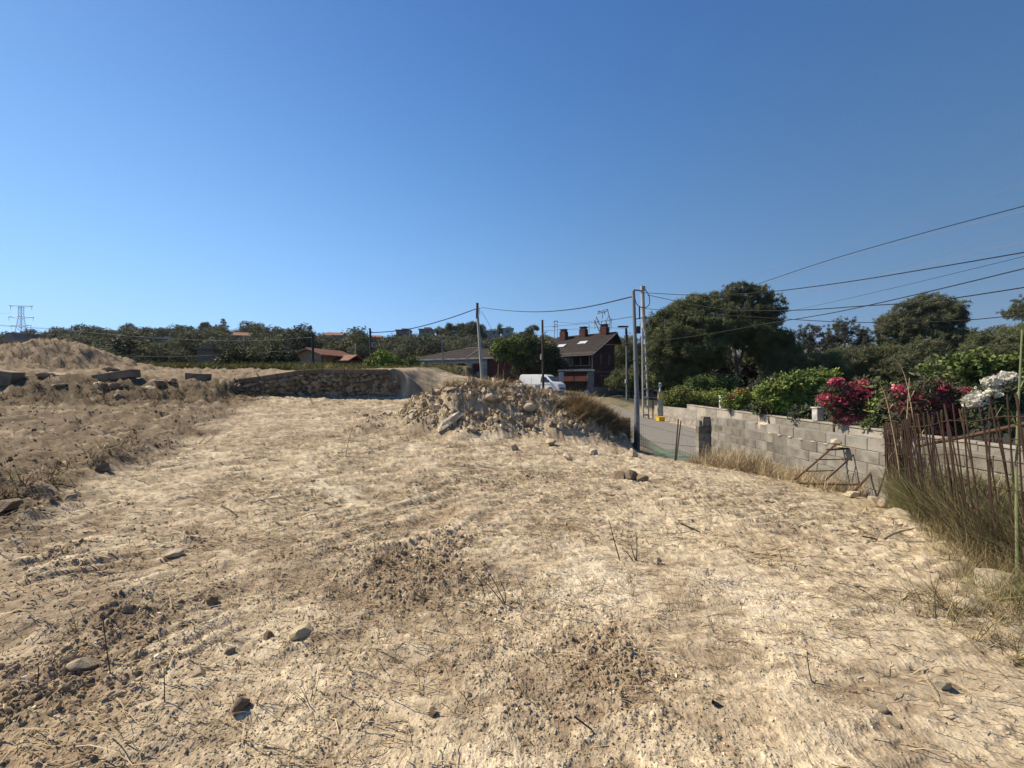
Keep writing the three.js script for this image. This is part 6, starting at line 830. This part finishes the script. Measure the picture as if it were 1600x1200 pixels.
  // weeds along the bar fence and at the foot of the block wall
  const tall = [bladesGeo(7, 0.62, 0.007, 0.4, 41, 0.7), bladesGeo(9, 0.5, 0.009, 0.7, 42, 1.2), bladesGeo(9, 0.4, 0.011, 0.8, 43, 0.8)], W = tall.map(() => [[], []]), GREENW = [[0.12, 0.155, 0.04], [0.09, 0.125, 0.035], [0.17, 0.185, 0.06]], DRYW = [[0.30, 0.24, 0.13], [0.21, 0.165, 0.085], [0.16, 0.13, 0.065], [0.2, 0.185, 0.08]];
  const putW = (x, d, s, hue, k, tilt = 0.35) => { const vv = 0.7 + 0.5 * R(); W[k][0].push(mx(V(x, H(x, d) - 0.03, -d), eul((R() - .5) * tilt, R() * 6.28, (R() - .5) * tilt), s)); W[k][1].push(col(hue[0] * vv, hue[1] * vv, hue[2] * vv)); };
  const fx = d => table([[0, 3.85], [2.2, 3.92], [2.9, 3.98], [3.4, 4.14], [4.2, 4.45], [4.7, 4.7], [5.3, 5.1], [6, 5.6]], d);
  for (let i = 0; i < 4200; i++) { const d = 1.2 + 4.1 * R(), e = fx(d), x = e - 0.30 * ss(4.6, 3.0, d) - 0.05 + 1.35 * Math.pow(R(), 0.75) - 0.35 * ss(4.0, 2.6, d) * R(); if (x > 5.6 || (d > 4.3 && x < e + 0.06 && R() < 0.8)) continue; const g = noise(x * 1.3, d * 1.3 + 4), green = g > 0.12 || (d < 2.9 && x > e && R() < 0.5); putW(x, d, (0.5 + 0.7 * R()) * (x < e - 0.1 ? 0.42 : x < e + 0.1 ? 0.65 : 1.15), green && R() < 0.75 ? GREENW[Math.floor(R() * 3)] : DRYW[Math.floor(R() * 4)], R() < 0.6 ? 0 : 1 + Math.floor(R() * 2), 0.5); }
  for (let i = 0; i < 1900; i++) { const d = 1.8 + 3.0 * R(), e = fx(d), x = Math.min(5.5, e + 0.18 + 1.3 * R()); putW(x, d, 1.0 + 0.65 * R(), R() < 0.35 ? GREENW[Math.floor(R() * 3)] : DRYW[Math.floor(R() * 4)], R() < 0.7 ? 0 : 1, 0.35); }
  for (let i = 0; i < 620; i++) { const d = 1.05 + 1.8 * R(), x = 2.75 + 1.3 * Math.pow(R(), 0.6) ; putW(x, d, 0.4 + 0.35 * R(), DRYW[Math.floor(R() * 4)], 1, 1.6); }
  for (let i = 0; i < 1500; i++) { const d = 6.0 + 5.2 * R(), x = 5.56 - 0.75 * Math.pow(R(), 1.6) * (d > 9.8 ? 0.7 : 1); if (d < 7.1 && R() < 0.6) continue; if (noise(d * 1.1, 7) < -0.1 && R() < 0.7) continue; putW(x, d, (0.5 + 0.7 * R()) * (d > 8.2 && d < 10 ? 1.2 : 0.8), STRAW[Math.floor(R() * 5)], Math.floor(R() * 3), 0.6); }
  const w = tag(thing('weeds', 'tall dry and green weeds under the fence and block wall', 'weeds'), null, null, null, 'stuff'); W.forEach(([m, c], k) => inst('blades', tall[k], MAT.straw, m, c, w));
  // grass on the terrace
  const gr = [bladesGeo(12, 0.45, 0.03, 0.7, 51, 0.6), bladesGeo(10, 0.35, 0.04, 0.9, 52, 0.6)], GL = gr.map(() => [[], []]);
  for (let i = 0; i < 14000; i++) { const px = -40 + 800 * R(), d = 24 + 30 * Math.pow(R(), 1.3), x = (px - 800) * d / FPX; if (x > -5 || (x > -8 && d < 31) || roadAt(x, d)[0] < 4.5) continue; if (x < -20 && d < 27.5) continue; if (noise(x * 0.15, d * 0.3) + ss(24, 32, d) < 0.35) continue; const k = R() < 0.5 ? 0 : 1, c = R() < 0.35 ? [0.3, 0.25, 0.1] : R() < 0.5 ? [0.12, 0.14, 0.035] : [0.16, 0.16, 0.045], v = 0.7 + 0.5 * R(); GL[k][0].push(mx(V(x, H(x, d), -d), eul((R() - .5) * .4, R() * 6, (R() - .5) * .4), (0.8 + 1.0 * R()) * (x > -14 ? 0.5 : 1))); GL[k][1].push(col(c[0] * v, c[1] * v, c[2] * v)); }
  const gt = tag(thing('grass', 'rough green and yellow grass on the terrace before the trees', 'grass'), null, null, null, 'stuff'); GL.forEach(([m, c], k) => inst('blades', gr[k], MAT.straw, m, c, gt));
}
// single stalks, sticks and tufts that catch the eye
function stalk(name, label, cat, px, py, list, r0, r1, mat, R = rng(px + py)) { const b = hit(px, py), D = -b.z, t = thing(name, label, cat, b); for (const l of list) obj('stem', limb(l.map(([dx, dy, dz = 0]) => V(dx * D / FPX, -dy * D / FPX - (dy === 0 ? 0.01 : 0), dz)), r0, r1, 5, 8), mat, t); return t; }
const TW = MAT.wood, ST = std([0.36, 0.28, 0.17]), TB = std([0.10, 0.065, 0.045], { map: rep(stainT, 2) }), STD = std([0.22, 0.165, 0.1]);
stalk('dry_stalk', 'thin dry stalk standing upright left of the spoil heap', 'stalk', 540, 712, [[[0, 0], [6, -30], [15, -58]]], 0.012, 0.006, ST);
stalk('dry_stalk', 'tall thin stalk in the middle of the pale soil', 'stalk', 969, 876, [[[0, 0], [-9, -30], [-18, -64]]], 0.006, 0.003, TW);
stalk('dry_stalk', 'short forked stalks beside the tall thin stalk', 'stalk', 994, 876, [[[0, 0], [-5, -12], [-8, -24]], [[0, 0], [1, -18], [1, -42]], [[-4, 0], [-14, -12], [-22, -20]]], 0.006, 0.003, TW);
stalk('dry_stalk', 'leaning dark stalks in the middle foreground', 'stalk', 792, 948, [[[0, 0], [-26, -30], [-52, -56]], [[0, 0], [-20, -40], [-42, -72]], [[-4, 0], [-2, -20], [-10, -40]], [[4, 0], [14, 25, .1], [22, 44, .18]], [[-34, -16], [-40, -36], [-56, -58]]], 0.0045, 0.002, TW);
stalk('dry_stalk', 'two crossing thin stalks right of the leaning dark ones', 'stalk', 818, 926, [[[0, 0], [-6, -14], [-14, -32]], [[0, 0], [16, 16, .04], [34, 26, .08]]], 0.003, 0.0015, STD);
{ const b = hit(664, 938), t = thing('uprooted_tuft', 'uprooted straw tuft with splayed roots in the middle foreground', 'plant', b), g = bladesGeo(34, 0.17, 0.004, 1.45, 61, 0.9), q = obj('stalk_fan', g, STD, t); q.rotation.set(0.7, 0, 0.1); q.position.y = 0.015; obj('crown_root', new THREE.IcosahedronGeometry(0.035, 2).scale(1.2, 0.8, 1), TB, t); const h = obj('stem', [limb([V(0.03, 0.01, 0), V(0.1, 0.02, 0.06), V(0.16, 0.015, 0.2)], 0.004, 0.002, 5, 8), limb([V(-0.03, 0.02, 0), V(-0.1, 0.05, -0.05), V(-0.14, 0.1, -0.1)], 0.003, 0.0015, 5, 8)], TW, t); }
function tuftThing(label, px, py, s, mat, seed, n = 22, spread = 0.8) { const b = hit(px, py), t = thing('dry_tuft', label, 'grass tuft', b); obj('blades', bladesGeo(n, s, s * 0.018, spread, seed, 0.8), mat, t); obj('root', new THREE.IcosahedronGeometry(s * 0.09, 1).scale(1, 0.5, 1), TB, t); return t; }
tuftThing('wispy dry grass tuft left of the middle of the plot', 606, 884, 0.26, ST, 81, 16, 0.55); tuftThing('second wispy tuft just left of the first', 568, 868, 0.22, ST, 82, 14, 0.7); tuftThing('flattened dry tuft on brown soil at the lower left', 345, 1010, 0.17, STD, 83, 34, 1.35); tuftThing('dark spiky tuft at the edge of the white soil patch', 553, 1062, 0.07, TB, 84, 18, 1.3); tuftThing('dark spiky stub near the right foreground', 1212, 1065, 0.08, TB, 85, 8, 0.5); tuftThing('small grey stub of cut stems beside the weeds', 1470, 905, 0.14, TW, 86, 10, 0.5);
stalk('dry_stalk', 'bent stalk standing over the brush mound at the lower left', 'stalk', 174, 1060, [[[0, 0], [-8, -50], [-15, -108], [-14, -100], [0, -94, .0], [14, -76]]], 0.003, 0.002, TW);
stalk('dry_stalk', 'short dark stem in the lower left soil', 'stalk', 58, 1086, [[[0, 0], [1, -20], [2, -44]]], 0.0035, 0.002, TW);
stalk('dry_stalk', 'short brown stem right of the brush mound', 'stalk', 257, 1102, [[[0, 0], [0, -30], [-1, -60]]], 0.003, 0.0015, TW);
stalk('dry_stalk', 'pair of thin upright stems at the right foreground', 'stalk', 1269, 1066, [[[0, 0], [-6, -25], [-8, -48]], [[3, 32], [-16, 6], [-26, -18]]], 0.0035, 0.0015, TW);
stalk('fallen_stick', 'thick dark stick lying in the right foreground', 'stick', 1140, 1109, [[[-26, -12], [0, 0, -0.005], [30, 14]]], 0.011, 0.008, TB);
stalk('fallen_stick', 'dark stick lying above the thick one, tapering to a straw', 'stick', 1010, 1064, [[[-26, -8], [0, 0], [22, 8]], [[22, 8], [46, 28], [62, 44]]], 0.0075, 0.003, TB);
stalk('fallen_stick', 'broken knotty twig at the bottom of the foreground', 'stick', 928, 1150, [[[-30, -30], [-14, -18], [0, -6], [6, 14], [16, 40]]], 0.0045, 0.003, TB);
stalk('fallen_stick', 'thin long stem lying at the lower left of the centre', 'stick', 530, 1142, [[[-88, 50], [0, 0], [50, -42]]], 0.0035, 0.002, STD);
stalk('fallen_stick', 'dry reed lying on the soil in front of the fence corner', 'stick', 1100, 832, [[[-36, -14], [0, 2], [22, 12]]], 0.009, 0.005, TW);
stalk('fallen_stick', 'dark branch lying by the weeds at the fence foot', 'stick', 1408, 846, [[[-60, -8], [-10, 0], [30, 6]], [[-30, -2], [-6, -14], [20, -20]]], 0.009, 0.005, TW);
stalk('fallen_stick', 'pale forked stalks propped against the bar fence corner', 'stick', 1400, 800, [[[0, 0], [20, -24], [34, -60]], [[2, 0], [30, -30], [44, -56]], [[-10, 4], [30, -8], [52, -22]]], 0.008, 0.004, MAT.cablePale);
stalk('fallen_stick', 'pale bent stalk on the track at the left', 'stick', 372, 808, [[[-26, -18], [-6, -6], [4, 8]]], 0.011, 0.006, ST);
stalk('fallen_stick', 'pale stick lying on the rough soil at the left', 'stick', 268, 700, [[[-4, -14], [-2, 0], [6, 12]]], 0.014, 0.008, ST);
stalk('fallen_stick', 'pair of dry stalks lying on the soil left of the centre', 'stick', 318, 694, [[[-18, 8], [0, 0], [30, -24]], [[-20, 10], [-6, -2], [12, -20]]], 0.013, 0.006, STD);
stalk('fallen_stick', 'pale plank end lying across the bank rubble', 'stick', 162, 612, [[[-10, -14], [0, 0], [5, 6]]], 0.03, 0.02, ST);
stalk('fallen_stick', 'pale leaning stake against the stone wall', 'stick', 410, 600, [[[-9, -17], [0, -2], [3, 4]]], 0.03, 0.025, ST);
for (const [i, [px, py, l, dx]] of [[1590, 900, 'tall green reed stem at the right edge of the weeds', 4], [1470, 770, 'dry bent reed arching over the middle of the bar fence', -70], [1420, 740, 'dry bent reed arching over the fence corner', -60], [1440, 735, 'bare upright stem behind the fence corner', 0]].entries()) {
  const b = i === 0 ? ground(4.0, 3.05) : i === 1 ? ground(4.95, 4.6) : i === 2 ? ground(5.1, 5.0) : ground(5.25, 5.2), t = thing('reed', l, 'reed', b), top = i === 0 ? P(1597, 515, 3.0) : i === 1 ? P(1398, 560, 4.6) : i === 2 ? P(1366, 590, 5.0) : P(1421, 590, 5.2), e = top.clone().sub(b), s = limb(i === 0 ? [V(0, 0, 0), V(e.x * 0.2, e.y * 0.5, 0), e] : i === 3 ? [V(0, 0, 0), e.clone().multiplyScalar(.5), e] : [V(0, 0, 0), V(e.x * 0.35, e.y * 0.55, 0), V(e.x * 0.75, e.y * 0.93, 0), e], i ? 0.008 : 0.011, i ? 0.003 : 0.005, 6, 16);
  obj('stem', s, i === 0 ? std([0.17, 0.2, 0.09]) : ST, t); if (i < 3) obj('leaf', [0.35, 0.5, 0.62, 0.74].map((f, k) => { const q = V(e.x * f * f, e.y * f, 0), sd = k % 2 ? 1 : -1; return strip([q, q.clone().add(V(sd * 0.05, 0.12, 0.01)), q.clone().add(V(sd * 0.14, 0.16, 0.02)), q.clone().add(V(sd * 0.2, 0.08, 0.03))], 0.012, 0.003, V(0, 0.5, 0.8)); }), i === 0 ? std([0.17, 0.2, 0.09]) : ST, t);
}
renderer.render(scene, camera);
